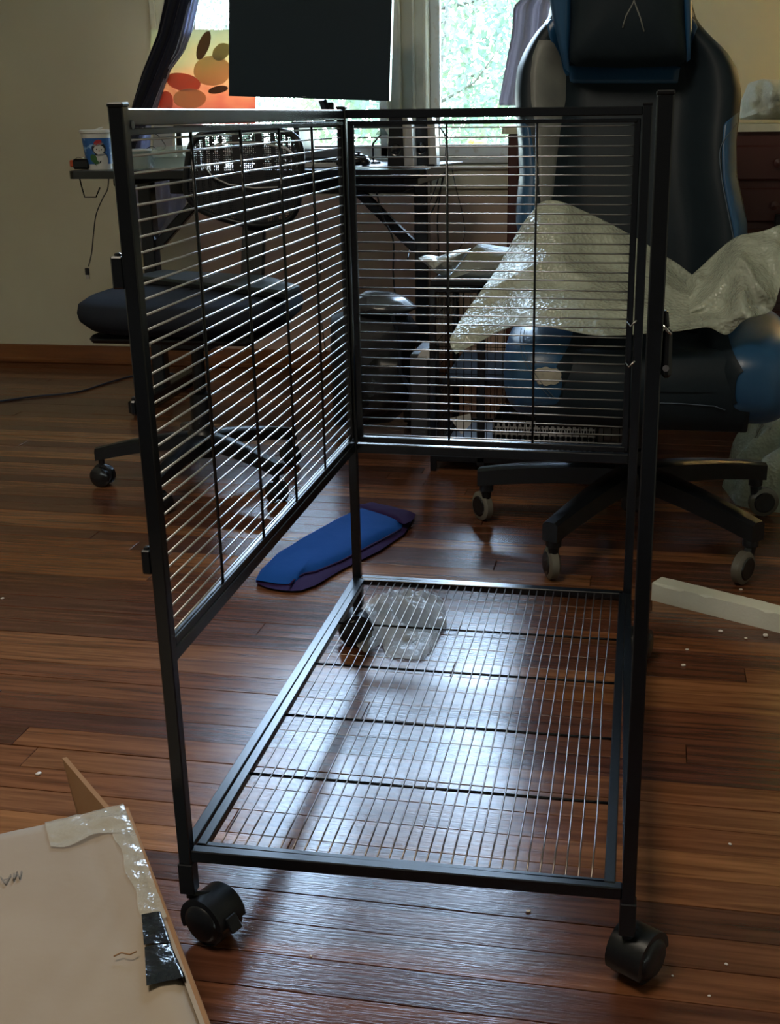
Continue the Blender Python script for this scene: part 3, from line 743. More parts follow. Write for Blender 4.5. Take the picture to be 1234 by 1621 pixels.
# under-seat plate, gas lift, star base
obj('seat_mechanism', MB().box((.48, 1.49, .302), (.20, .24, .034), None, .006), M_black, ch)
obj('gas_lift', MB().lathe((.48, 1.49, 0), [(0, .062), (.019, .062), (.024, .068), (.024, .20), (.016, .205), (.016, .29)], n=24), M_black, ch, 'auto')
hub = obj('star_base', MB().lathe((.48, 1.49, 0), [(0, .105), (.045, .105), (.055, .125), (.052, .155), (.040, .168), (.030, .170)], n=28), M_black, ch, 'auto')
def star(par, c, angs, R0, zi, zo, wi, wo, hi, ho, m_):
    for a in angs:
        d = Vector((math.cos(a), math.sin(a), 0)); s_ = Vector((-d.y, d.x, 0)); rows = []
        for k in range(13):
            t = k/12; r = lerp(.03, R0, t); zt_ = lerp(zi, zo, t**1.6); w_ = lerp(wi, wo, t)/2; hh = lerp(hi, ho, t)
            q = c+d*r
            rows.append([q+s_*w_+Vector((0, 0, zt_-hh)), q+s_*w_+Vector((0, 0, zt_-.006)), q+s_*w_*.6+Vector((0, 0, zt_)), q-s_*w_*.6+Vector((0, 0, zt_)), q-s_*w_+Vector((0, 0, zt_-.006)), q-s_*w_+Vector((0, 0, zt_-hh)), q+s_*w_+Vector((0, 0, zt_-hh))])
        mb = MB().grid(rows); mb.add(rows[-1][:6], [(0, 1, 2, 3, 4, 5)]); mb.add(rows[0][:6], [(5, 4, 3, 2, 1, 0)])
        obj('base_leg', mb, m_, par, 'auto', weld=True)
GA = [math.radians(x) for x in (-46, -117, 170, 100, 34)]
star(hub, Vector((.48, 1.49, 0)), GA, .352, .166, .128, .058, .034, .045, .040, M_black)
def gcaster(par, c, az, sw, r=.034):
    a = Vector((math.cos(az), math.sin(az), 0)); side = a.cross(Vector((0, 0, 1)))
    c = Vector(c); w_ = c+side*sw; w_.z = r
    k = obj('caster', MB().lathe(c, [(.009, .05), (.012, .072), (.016, .075), (.016, .092), (.010, .095)], n=14).bar(c+Vector((0, 0, .074)), w_+Vector((0, 0, .004)), .016, .020, .004), M_black, par, 'auto')
    obj('wheel', MB().lathe(w_, [(0, -.011), (r-.006, -.011), (r, -.007), (r, .007), (r-.006, .011), (0, .011)], a, 30), M_rim, k, 'auto')
    obj('wheel_hub', MB().lathe(w_, [(0, -.0135), (r-.012, -.0135), (r-.009, -.010), (r-.009, .010), (r-.012, .0135), (0, .0135)], a, 26), M_blackgloss, k, 'auto')
for a, az, sw in zip(GA, (math.radians(-35), math.radians(-160), math.radians(-140), 1.5, math.radians(-80)), (.022, .012, .016, .02, -.022)):
    gcaster(ch, gc + Vector((math.cos(a)*.335, math.sin(a)*.335, 0)), az, sw)

# bubble wrap over the seat
secs = [((712, 535, 1.27), (714, 550, 1.26), (722, 560, 1.26)), ((735, 495, 1.33), (748, 520, 1.28), (760, 541, 1.26)), ((770, 450, 1.40), (785, 490, 1.30), (800, 521, 1.22)),
        ((800, 396, 1.47), (820, 460, 1.30), (842, 515, 1.175)), ((835, 346, 1.50), (860, 435, 1.34), (892, 522, 1.155)), ((865, 318, 1.51), (900, 430, 1.36), (940, 531, 1.15)),
        ((925, 335, 1.53), (950, 440, 1.36), (978, 531, 1.15)), ((1010, 380, 1.53), (1015, 450, 1.38), (1020, 528, 1.155)), ((1060, 411, 1.52), (1065, 465, 1.38), (1070, 524, 1.165)),
        ((1100, 438, 1.48), (1105, 480, 1.36), (1112, 518, 1.18))]
rows = loft([[aty(*p) for p in s] for s in secs], 50, 90)
rows = rumple(rumple(rows, .016, 7, (0, -1, .2), 3), .0018, 24, (0, -1, .1), 5)
bw = thing('bubble_wrap', aty(950, 525, 1.2), 'large translucent sheet of bubble wrap draped over the gaming chair seat', 'bubble wrap')
solid(obj('wrap_sheet', MB().grid(rows), M_bubble, bw, True), .002)
secs = [((1085, 446, 1.46), (1088, 480, 1.36), (1092, 521, 1.20)), ((1108, 424, 1.44), (1115, 470, 1.33), (1122, 519, 1.20)), ((1135, 398, 1.44), (1142, 460, 1.30), (1150, 530, 1.20)), ((1160, 378, 1.44), (1168, 440, 1.26), (1176, 508, 1.20)),
        ((1185, 370, 1.44), (1192, 430, 1.30), (1200, 500, 1.22)), ((1208, 366, 1.44), (1215, 420, 1.32), (1222, 488, 1.26)), ((1234, 358, 1.45), (1236, 380, 1.4), (1240, 430, 1.36)), ((1262, 352, 1.45), (1262, 370, 1.4), (1264, 400, 1.38))]
rows = loft([[aty(*p) for p in s] for s in secs], 40, 60)
rows = rumple(rumple(rows, .026, 10, (0, -1, .2), 8), .0035, 26, (0, -1, .3), 9)
solid(obj('wrap_end', MB().grid(rows), M_bubble, bw, True), .002)

# crumpled wrap on the floor, bottom right behind the chair
poly = [atz(u, v) for u, v in ((1142, 770), (1160, 750), (1150, 735), (1175, 690), (1234, 660), (1300, 640), (1340, 760), (1300, 822), (1234, 812), (1190, 806), (1165, 800))]
poly = [Vector((min(p.x, 1.5), min(p.y, 2.3), 0)) for p in poly]
mbp = puff(poly, (0, 0, 1), .13, 0, 80, 16, .055, 10, 3)
tag(obj('packing_wrap', mbp, M_bubble, None, True), 'crumpled heap of bubble wrap on the floor right of the gaming chair', 'bubble wrap')

# ================================================================== FOAM STRIP AND CRUMBS
a = atz(1030, 950); b = atz(1260, 1009); z1 = .036
d = (b-a); d.normalize(); nrm = Vector((-d.y, d.x, 0))
fm = MB(); rows = []
for i in range(41):
    t = i/40; q = a + d*(t*.34); j = .0012*noise.noise(Vector((i*1.3, 0, 0))); chip = .006*max(0, noise.noise(Vector((i*.35, 5, 0)))) + (.004 if 2 < i < 8 else 0)
    rows.append([q+Vector((0, 0, 0)), q+Vector((0, 0, z1-chip))+nrm*j, q+nrm*.006+Vector((0, 0, z1)), q+nrm*.040+Vector((0, 0, z1+j)), q+nrm*.042+Vector((0, 0, z1-.002)), q+nrm*.042, q])
fm.grid(rows); fm.add(rows[0][:6], [(5, 4, 3, 2, 1, 0)]); fm.add(rows[-1][:6], [(0, 1, 2, 3, 4, 5)])
tag(obj('foam_strip', fm, M_foam, weld=True), 'long white polystyrene packing strip on the floor right of the cage', 'packing foam')
for (u, v, s) in ((1140, 1000, 4), (1211, 1007, 5), (1180, 1011, 3), (1087, 1029, 3), (1081, 1054, 4), (1172, 934, 3), (61, 1226, 5), (1155, 1337, 3), (1149, 1527, 3), (1122, 1577, 2.5), (1064, 1545, 2), (836, 1443, 4), (4, 948, 3), (492, 1514, 2.5)):
    p = atz(u, v); sc = s*(p-EYE).length/F0
    nm = {(1140, 1000): 'white foam crumb nearest the strip, left of its neighbour', (1211, 1007): 'largest white foam crumb near the right edge below the strip', (1180, 1011): 'small foam crumb between two larger ones below the strip',
          (1087, 1029): 'tiny foam crumb right of the cage post, upper of two', (1081, 1054): 'foam crumb right of the cage post, lower of two', (1172, 934): 'foam crumb behind the strip by the chair caster', (61, 1226): 'white paint chip on the floor left of the cardboard flap',
          (1155, 1337): 'pale speck on the planks right of the cage', (1149, 1527): 'pale chip right of the front right caster', (1122, 1577): 'tiny pale speck near the bottom right of the floor', (1064, 1545): 'tiny speck just beside the front right caster',
          (836, 1443): 'pale paint fleck in front of the cage tray', (4, 948): 'pale speck at the far left edge of the floor', (492, 1514): 'pale fleck right of the front left caster'}[(u, v)]
    tag(obj('foam_crumb', MB().ell(p+Vector((0, 0, sc*.3)), (sc*1.0, sc*.8, sc*.35), 8, 5, .8, Matrix.Rotation(u, 3, 'Z')), M_crumb, None, True), nm, 'crumb', 'crumbs on the floor')

# ================================================================== BLUE POUCH
po = thing('fabric_pouch', atz(520, 880), 'royal blue fabric pouch with purple lining lying on the floor behind the cage', 'pouch')
P0 = [(404, 918), (412, 903), (430, 885), (480, 855), (540, 822), (575, 806), (600, 808), (640, 826), (633, 840), (590, 862), (545, 888), (505, 905), (480, 912), (462, 925), (440, 924)]
obj('cover', puff([atz(u, v, .012) for u, v in P0], (0, 0, 1), .020, .010, 70, 10, .0015, 14, 4, 3), M_pouch, po, True)
P1 = [(404, 921), (414, 900), (470, 862), (540, 822), (570, 797), (600, 799), (657, 815), (650, 828), (640, 845), (600, 872), (540, 902), (500, 926), (472, 936), (440, 934), (415, 928)]
obj('lining', puff([atz(u, v, .006) for u, v in P1], (0, 0, 1), .010, .004, 70, 8, .0008, 14, 6, 4), M_pouchp, po, True)
obj('open_end', puff([atz(u, v, .022) for u, v in ((568, 800), (582, 796), (620, 803), (658, 814), (654, 822), (640, 830), (610, 818), (580, 810))], (0, 0, 1), .010, .010, 50, 6, .001, 20, 2), M_pouchp, po, True)
obj('mouth_edge', MB().tube([atz(u, v, .016) for u, v in ((458, 926), (468, 915), (482, 908), (500, 905), (540, 888), (590, 862), (634, 838))], .0022, 6), M_pouchp, po, True)

# clear bag under the tray's back left corner
bg_ = thing('clear_plastic_bag', atz(630, 985), 'crumpled clear plastic bag on the floor under the cage tray', 'plastic bag')
P2 = [(548, 1008), (558, 985), (580, 962), (610, 950), (668, 948), (704, 956), (708, 990), (684, 1006), (644, 1012), (604, 1018), (578, 1034)]
obj('bag_film', puff([atz(u, v, .004) for u, v in P2], (0, 0, 1), .034, 0, 90, 18, .020, 30, 3), M_clear, bg_, True)
obj('bag_tail', puff([atz(u, v, .003) for u, v in ((600, 1005), (680, 995), (706, 980), (690, 1020), (668, 1045), (612, 1040))], (0, 0, 1), .012, 0, 50, 8, .006, 20, 5), M_clear, bg_, True)

# ================================================================== CARDBOARD BOX (bottom left)
bz = .17
cA = atz(196, 1277, bz); cB = atz(0, 1325, bz); cD = atz(335, 1650, bz)
e1 = (cB-cA).normalized(); e2 = (cD-cA).normalized(); 
L1, L2 = .50, .62
c0, c1, c2, c3 = cA, cA+e1*L1, cA+e1*L1+e2*L2, cA+e2*L2
bx = thing('cardboard_box', (c0+c2)/2*1.0 - Vector((0, 0, bz)), 'large taped brown cardboard box in the bottom left corner of the floor', 'box')
dn = Vector((0, 0, -(bz-.004)))
body = MB(); t_ = .004
for p, q in ((c0, c1), (c1, c2), (c2, c3), (c3, c0)):
    body.prism([p, q, q+dn, p+dn], ((c0+c2)/2-(p+q)/2).normalized()*t_)
body.prism([c0+dn, c1+dn, c2+dn, c3+dn], (0, 0, t_))
obj('carton_body', body, M_card, bx)
rows = []                                     # top flap, slightly bowed with a crease near the right edge
for i in range(41):
    s_ = i/40; rows.append([])
    for k in range(41):
        t = k/40; q = c0+e1*(s_*L1)+e2*(t*L2)
        zz = .0035*math.sin(math.pi*min(1, s_*1.0))+.0015*noise.noise(Vector((s_*9, t*2, 0))) - .005*math.exp(-((s_-.085)/.018)**2) - .006*max(0, 1-s_/.03)
        rows[-1].append(q+Vector((0, 0, zz+.001)))
tf = solid(obj('top_flap', MB().grid(rows), M_card, bx, True), .004, 1)
# frayed second layer at the right edge and back edge
obj('edge_layer', MB().bar(c0-e1*.002+Vector((0, 0, -.004)), c3-e1*.002+Vector((0, 0, -.004)), .006, .005, .001).bar(c0-e2*.003+Vector((0, 0, -.003)), c1-e2*.003+Vector((0, 0, -.003)), .006, .005, .001), M_card2, bx)
def onbox(s_, t, z=.0): return c0+e1*s_+e2*t+Vector((0, 0, z))
# clear tape over the corner
rows = []
for i in range(15):
    s_ = lerp(-.006, .085, i/14); rows.append([])
    for k in range(15):
        t = lerp(-.004, .052+.006*math.sin(i*.7), k/14)
        ed = -.012*max(0, -s_/.006)-.012*max(0, -t/.006)
        rows[-1].append(onbox(max(s_, -.003) if s_ < 0 else s_, t, .0045+.003*noise.noise(Vector((s_*60, t*60, 1)))+ed))
obj('clear_tape', MB().grid(rows), M_tape, bx, True)
rows = [[onbox(lerp(-.001, .020+.002*math.sin(k*.8), i/5), lerp(.04, .22, k/20), .0035+.001*math.sin(k*2+i)) for i in range(6)] for k in range(21)]
obj('clear_tape', MB().grid(rows), M_tape, bx, True)
# black tape: two pieces folded over the right edge
def btape(pa, wid):
    Q = [atz(u, v, bz+.004) for u, v in pa]
    rows = []
    for k in range(13):
        a_ = Q[0].lerp(Q[3], k/12); b2 = Q[1].lerp(Q[2], k/12)
        r_ = [a_.lerp(b2, i/10)+Vector((0, 0, .0025+.0015*noise.noise(a_.lerp(b2, i/10)*80))) for i in range(11)]
        r_.append(r_[-1]+Vector((.001, .001, -.014))); rows.append(r_)
    obj('black_tape', MB().grid(rows), M_tapeblk, bx, True)
btape(((224, 1450), (254, 1447), (270, 1494), (228, 1500)), .03)
btape(((229, 1503), (270, 1496), (293, 1550), (232, 1564)), .03)
# printed letters, read from the far side
for stroke in ([(34, 1378), (31, 1391), (27, 1380), (21, 1394), (22, 1382)], [(17, 1384), (9, 1399), (1, 1388)], [(13, 1391), (5, 1393)]):
    lm = MB(); Q = [atz(u, v, bz+.006) for u, v in stroke]
    for a_, b2 in zip(Q, Q[1:]): lm.bar(a_, b2, .0012, .0004)
    obj('printed_letter', lm, M_ink, bx)
obj('scuff', MB().tube([atz(u, v, bz+.006) for u, v in ((180, 1514), (192, 1508), (205, 1511), (216, 1506))], .0008, 5), M_card2, bx, True)
# loose cardboard flap standing up behind the box
q0, q1, q2, q3 = atz(98, 1200, .20), atz(165, 1279, .17), atz(150, 1330, .06), atz(125, 1310, .06)
cb = MB(); top_ = aty(98, 1200, .12); r_ = aty(166, 1279, .02)
pa = [top_, aty(168, 1282, .04), aty(200, 1330, .0), aty(140, 1340, .06), aty(122, 1290, .09)]
cb.prism(pa, (0.0045, .0035, 0))
tag(obj('cardboard_flap', cb, M_card2), 'brown cardboard flap sticking up behind the taped box', 'cardboard')

# ================================================================== DESK
dz = .742; dy0, dy1 = 2.42, 3.0; dx0, dx1 = -1.215, -.135
dk = thing('computer_desk', (-.68, 2.7, 0), 'black computer desk with braced metal legs under the left window', 'desk')
def roundrect(x0, x1, y0, y1, r, z, n=6):
    P = []
    for cx_, cy_, a0 in ((x1-r, y1-r, 0), (x0+r, y1-r, 90), (x0+r, y0+r, 180), (x1-r, y0+r, 270)):
        for k in range(n+1):
            a = math.radians(a0+90*k/n); P.append(Vector((cx_+math.cos(a)*r, cy_+math.sin(a)*r, z)))
    return P
obj('desktop', MB().prism(roundrect(dx0, dx1, dy0, dy1, .03, dz-.022), (0, 0, .022)), M_blackgloss, dk)
obj('edge_strip', MB().prism(roundrect(dx0+.004, dx1-.004, dy0+.004, dy1-.004, .03, dz-.0002), (0, 0, .0012)), M_ltmetal, dk)
for x in (-1.065, -.185):
    yc = 2.66
    lg = obj('leg', MB().bar((x, yc, .04), (x, yc, dz-.04), .042, .05, .004, (0, 1, 0)), M_metal, dk)
    obj('foot', MB().bar((x, 2.42, .03), (x, 2.94, .03), .045, .04, .004), M_metal, dk)
    obj('top_bracket', MB().bar((x, 2.46, dz-.034), (x, 2.96, dz-.034), .045, .022, .003), M_metal, dk)
    sg = 1 if x < -.6 else -1
    obj('diagonal_brace', MB().bar((x+sg*.02, yc, .50), (x+sg*.24, yc, dz-.03), .030, .030, .003), M_metal, dk)
    obj('foot_pad', MB().lathe((x, 2.45, 0), [(.016, 0), (.018, .01)], n=14).lathe((x, 2.91, 0), [(.016, 0), (.018, .01)], n=14), M_black, dk)
obj('cross_beam', MB().bar((-1.06, 2.86, dz-.06), (-.19, 2.86, dz-.06), .03, .06, .003), M_metal, dk)
obj('under_desk_tray', MB().box((-.36, 2.62, dz-.045), (.30, .2, .04), None, .004), M_black, dk)
# cup hook
hk = [aty(u, v, 2.44) for u, v in ((125, 278), (129, 295), (134, 312), (152, 312), (158, 297))]
obj('cup_hook', MB().tube(hk, .0022, 6), M_metal, dk, True)
# monitor riser
rs = thing('monitor_riser', (-.6, 2.84, dz+.001), 'black monitor riser shelf standing on the desk', 'shelf')
rz = dz+.118
obj('shelf', MB().box((-.60, 2.875, rz), (.80, .23, .012), None, .002), M_black, rs)
for x in (-.985, -.60, -.21): obj('leg', MB().box((x, 2.86, (dz+.001+rz)/2), (.018, .19, rz-dz-.008), None, .002), M_black, rs)
# monitor
my = 2.84
mt = thing('monitor', (-.53, my, rz+.0062), 'large black monitor with dark screen standing on the riser', 'monitor')
p0, p1, p2, p3 = aty(362, -26, my-.03), aty(621, -30, my-.03), aty(615.5, 160, my-.03), aty(362, 152, my-.03)
mm_ = MB().prism([p3, p2, p1, p0], (0, .03, 0)); obj('housing', mm_, M_screen, mt)
def ins(p, q, t): return p.lerp(q, t)
cc = (p0+p1+p2+p3)/4
obj('screen', MB().prism([ins(p, cc, .025)+Vector((0, -.0012, 0)) for p in (p3, p2, p1, p0)], (0, .001, 0)), M_screen, mt)
obj('bezel_badge', MB().box(aty(481, 153, my-.031), (.012, .001, .0015)), M_silver, mt)
nk = MB().bar(aty(510, 158, my+.0), aty(517, 178, my+.01), .035, .014, .003); obj('stand_neck', nk, M_black, mt)
b0 = aty(520, 178, my); obj('stand_foot', MB().box((b0.x, my-.01, rz+.0098), (.20, .15, .007), None, .002), M_black, mt)
obj('stand_post', MB().bar((b0.x, my+.01, rz+.012), (b0.x, my+.01, b0.z+.03), .03, .012, .002), M_black, mt)

# printed board leaning in the left window
py = 2.965
board = [aty(u, v, py) for u, v in ((238, 197), (404, 196), (404, 47), (238, 46))]
pb = thing('printed_board', (sum(board, Vector())/4) - Vector((0, 0, .09)), 'warm orange and pink printed picture board propped in the left window', 'picture')
obj('board', MB().prism(board, (0, .004, 0)), M_print, pb)
def blobp(name, cx_, cy_, rx, ry, m_, y=py-.0008, n=20, rot=0.):
    pts = []
    for k in range(n):
        a = 2*math.pi*k/n; dx_, dy_ = rx*math.cos(a), ry*math.sin(a)
        pts.append(aty(cx_+dx_*math.cos(rot)-dy_*math.sin(rot), cy_+dx_*math.sin(rot)+dy_*math.cos(rot), y))
    return obj(name, MB().prism(pts, (0, .0005, 0)), m_, pb)
Mb1 = mat('cream_print', (.85, .70, .45), .6); Mb2 = mat('brown_print', (.30, .19, .11), .6); Mb3 = mat('pink_print', (.82, .36, .26), .6); Mb4 = mat('sand_print', (.60, .52, .30), .6)
for mm in (Mb1, Mb2, Mb3, Mb4):      # ink on the thin board, lit through from behind
    n = mm.node_tree.nodes; L = mm.node_tree.links; b = n['Principled BSDF']
    tl = n.new('ShaderNodeBsdfTranslucent'); tl.inputs[0].default_value = b.inputs['Base Color'].default_value
    mx = n.new('ShaderNodeMixShader'); mx.inputs[0].default_value = .6
    L.new(b.outputs[0], mx.inputs[1]); L.new(tl.outputs[0], mx.inputs[2]); L.new(mx.outputs[0], n['Material Output'].inputs[0])
blobp('printed_shape', 336, 112, 30, 24, Mb1); blobp('printed_shape', 322, 72, 9, 24, Mb2, py-.0012, rot=.35)
blobp('printed_shape', 290, 130, 28, 14, Mb3, py-.001, rot=.2); blobp('printed_shape', 300, 156, 26, 16, Mb1, py-.0014)
blobp('printed_shape', 262, 160, 12, 16, Mb3, py-.0016); blobp('printed_shape', 350, 82, 12, 16, Mb4, py-.0017, rot=.8)
blobp('printed_shape', 345, 142, 16, 6, Mb2, py-.0018, rot=-.2)

# red corner of the board visible right of the monitor edge is part of the print
# curtains
cu_l = thing('curtain', aty(240, 420, 3.16), 'dark navy curtain gathered and hanging at the left window', 'curtain')
def yl(v): return lerp(2.915, 3.045, sstep(195, 245, v))
def drape(tab, y, amp, folds, nu=40, nv=60, seed=0):
    rows = []
    v0, v1 = tab[0][0], tab[-1][0]
    for i in range(nv+1):
        v = lerp(v0, v1, i/nv); a, b = interp(tab, v); r = []
        for k in range(nu+1):
            t = k/nu; yy = y(v) if callable(y) else y; p = aty(lerp(a, b, t), v, yy); r.append(Vector((p.x, yy+amp*math.sin(t*math.pi*2*folds+seed+v*.004)+amp*.4*math.sin(t*math.pi*2*folds*2.3+v*.01), p.z)))
        rows.append(r)
    return MB().grid(rows)
solid(obj('curtain_panel', drape([(-230, 250, 372), (-100, 262, 335), (0, 261, 299), (55, 248, 285), (117, 222, 263), (168, 206, 239), (200, 198, 226), (240, 192, 212), (300, 190, 206), (356, 196, 206)], yl, .016, 2.2), M_navy, cu_l, True), .003)
solid(obj('lining', drape([(-230, 350, 400), (-100, 320, 350), (0, 296, 314), (48, 284, 304), (81, 276, 291), (110, 262, 269), (155, 242, 253), (200, 222, 240), (240, 206, 246), (268, 205, 250)], lambda v: yl(v)+.02, .010, 2.5), M_lav, cu_l, True), .002)
solid(obj('lower_lining', drape([(268, 206, 292), (300, 210, 296), (345, 216, 290), (372, 220, 262), (400, 224, 240)], 3.075, .010, 3.2), M_lav, cu_l, True), .002)
cu_r = thing('curtain', aty(835, 168, 3.12), 'mauve grey curtain hanging over the right window beside the gaming chair', 'curtain')
solid(obj('curtain_panel', drape([(-230, 850, 905), (-60, 832, 895), (0, 824, 888), (10, 813, 888), (53, 810, 886), (118, 797, 884), (164, 788, 882), (167, 789, 882)], 3.12, .022, 2.6, 60), M_mauve, cu_r, True), .003)

# small things on the desk
def place(name, u, v, y, label, cat, group=None):
    p = aty(u, v, y); p.z = dz+.0018; return thing(name, p, label, cat, group), p
cup, cpos = place('drink_cup', 158, 264, 2.52, 'plastic cup with a penguin print standing on the left end of the desk', 'cup')
hc = .110; r0, r1 = .037, .048
def cr_at(z): return lerp(r0, r1, z/hc)
obj('cup_body', MB().lathe(cpos, [(0, 0), (r0, 0), (r0, .016), (cr_at(.016), .016)], n=36), M_white, cup, 'auto')
obj('cup_print', MB().lathe(cpos, [(cr_at(.016), .016), (cr_at(.090), .090)], n=36), M_cupblue, cup, 'auto')
obj('lid', MB().lathe(cpos, [(cr_at(.090), .090), (r1, .104), (r1+.004, .105), (r1+.004, .112), (r1-.002, .114), (r1-.004, .110), (0, .110)], n=36), M_white, cup, 'auto')
obj('lid_tab', MB().bar(cpos+Vector((.0, -.01, .113)), cpos+Vector((.02, .0, .120)), .018, .004, .001), M_white, cup)
toc = math.atan2(EYE.y-cpos.y, EYE.x-cpos.x)
def decal(name, px_, pz_, rx, rz_, m_, lay, rot=0, n=18):
    vs_ = []
    rr = cr_at(pz_)+.0004*lay
    for k in range(n):
        a = 2*math.pi*k/n; dx_, dz_ = rx*math.cos(a), rz_*math.sin(a); X = px_+dx_*math.cos(rot)-dz_*math.sin(rot); Z = pz_+dx_*math.sin(rot)+dz_*math.cos(rot)
        th = toc+X/rr; r_ = cr_at(Z)+.0004*lay; vs_.append(cpos+Vector((math.cos(th)*r_, math.sin(th)*r_, Z)))
    th = toc+px_/rr; r_ = cr_at(pz_)+.0004*lay+.0003
    vs_.append(cpos+Vector((math.cos(th)*r_, math.sin(th)*r_, pz_)))
    obj(name, MB().add(vs_, [(k, (k+1) % n, n) for k in range(n)]), m_, cup)
Mk = mat('black_print', (.012, .014, .02), .5); Mgr = mat('grey_print', (.25, .26, .28), .5)
decal('penguin_head', .002, .060, .021, .018, Mk, 2); decal('penguin_face', .002, .057, .016, .013, M_white, 3); decal('penguin_belly', .008, .024, .020, .024, M_white, 3); decal('penguin_back', .006, .028, .024, .022, Mk, 2)
decal('penguin_hat', .0, .078, .012, .007, M_red, 4, .3); decal('hat_brim', .0, .072, .017, .004, Mgr, 4, .2); decal('scarf', .006, .042, .016, .003, Mgr, 5, .1)
decal('eye', -.005, .058, .0017, .002, Mk, 6); decal('eye', .009, .057, .0017, .002, Mk, 6); decal('beak', .002, .054, .002, .0012, M_orange, 6)
decal('holly_leaf', -.016, .032, .010, .013, M_green, 6, .4); decal('holly_leaf', -.010, .022, .009, .006, M_green, 6, -.3)

ob, p = place('tape_measure', 128, 262, 2.50, 'small black and orange tape measure beside the penguin cup', 'tape measure')
obj('case', MB().box(p+Vector((.006, 0, .016)), (.055, .035, .030), None, .006), M_black, ob)
obj('orange_end', MB().box(p+Vector((-.024, 0, .018)), (.012, .030, .020), None, .003), M_orange, ob)
obj('belt_clip', MB().tube([p+Vector((-.01, -.018, .030)), p+Vector((.0, -.018, .036)), p+Vector((.03, -.018, .034))], .0012, 5), M_chrome, ob, True)
ob, p = place('food_tub', 219, 268, 2.52, 'pale translucent plastic tub on the desk behind the cage post', 'tub')
obj('tub_body', MB().lathe(p, [(0, 0), (.034, 0), (.042, .055), (.040, .055), (.032, .003), (0, .003)], n=30), M_glassd, ob, 'auto')
obj('tub_rim', MB().lathe(p, [(.041, .052), (.044, .052), (.044, .057), (.041, .057)], n=30), M_white, ob, 'auto')
ob, p = place('clamshell_container', 277, 260, 2.62, 'clear plastic food container with lid on the desk near the window', 'container')
obj('base', MB().lathe(p, [(0, 0), (.070, 0), (.082, .030), (.086, .031), (.080, .033), (.068, .004), (0, .003)], n=28), M_glassd, ob, 'auto')
obj('lid', MB().lathe(p, [(.086, .034), (.080, .045), (.05, .062), (0, .066)], n=28), M_glassd, ob, 'auto')
ob, p = place('picture_frame', 254, 240, 2.95, 'small cream framed mirror standing at the back of the desk', 'frame')
f = MB(); F_ = [aty(u, v, 2.92) for u, v in ((240, 240), (276, 240), (276, 196), (242, 196))]
for i in range(4): f.bar(F_[i], F_[(i+1) % 4], .008, .012, .002)
obj('frame', f, M_trim, ob); obj('mirror', MB().prism(F_, (0, .003, 0)), M_silver, ob)
obj('easel_back', MB().bar(F_[0].lerp(F_[1], .5)+Vector((0, .045, -.03)), F_[3].lerp(F_[2], .5)+Vector((0, .004, -.02)), .02, .003), M_black, ob)
for F0i in (0, 1): pass
ppr = [(300, 262, .10, .07, M_white, 'white sheet of paper on the desk behind the container'), (700, 264, .0, .0, None, '')]
tag(obj('paper', MB().box(aty(285, 266, 2.60)*1.0 + Vector((0, 0, dz+.0022-aty(285, 266, 2.60).z)), (.16, .12, .0012)), M_white), 'white paper lying flat on the desk near its left end', 'paper')
# keyboard
kp = aty(480, 262, 2.60); kp.z = dz+.0018
kb = thing('keyboard', kp, 'black keyboard on the desk behind the office chair back', 'keyboard')
obj('keyboard_case', MB().box(kp+Vector((0, 0, .007)), (.28, .11, .014), Matrix.Rotation(.12, 3, 'Z'), .003), M_silver, kb)
kk = None
for i in range(14):
    for j in range(5):
        q = kp+Matrix.Rotation(.12, 3, 'Z') @ Vector((-.123+i*.019, -.040+j*.020, .0165))
        if kk is None: kk = obj('key', MB().box(q, (.0155, .0155, .006), Matrix.Rotation(.12, 3, 'Z'), .0015), M_black, kb, loc=q)
        else: again('key', kk, kb, q)
# router / dark box and headphones-like arc
ob, p = place('network_router', 525, 240, 2.72, 'dark grey box shaped router on the desk left of the cage corner post', 'router')
obj('case', MB().box(p+Vector((-.03, 0, .035)), (.16, .11, .030), None, .006), mat('slate_plastic', (.10, .12, .16), .3), ob)
obj('foot', MB().box(p+Vector((-.03, 0, .010)), (.14, .09, .020), None, .004), M_black, ob)
ob, p = place('game_controller', 562, 262, 2.55, 'glossy black game controller on the desk right of the cage corner', 'controller')
obj('body', MB().ell(p+Vector((0, 0, .022)), (.045, .03, .018), 22, 12, .9), M_blackgloss, ob, True)
obj('grip', MB().ell(p+Vector((-.036, -.022, .016)), (.016, .03, .015), 14, 8), M_blackgloss, ob, True)
obj('grip', MB().ell(p+Vector((.036, -.022, .016)), (.016, .03, .015), 14, 8), M_blackgloss, ob, True)
obj('thumbstick', MB().lathe(p+Vector((-.014, -.008, .036)), [(.004, 0), (.004, .006), (.008, .007), (.008, .010)], n=14), M_black, ob)
obj('thumbstick', MB().lathe(p+Vector((.014, -.012, .036)), [(.004, 0), (.004, .006), (.008, .007), (.008, .010)], n=14), M_black, ob)
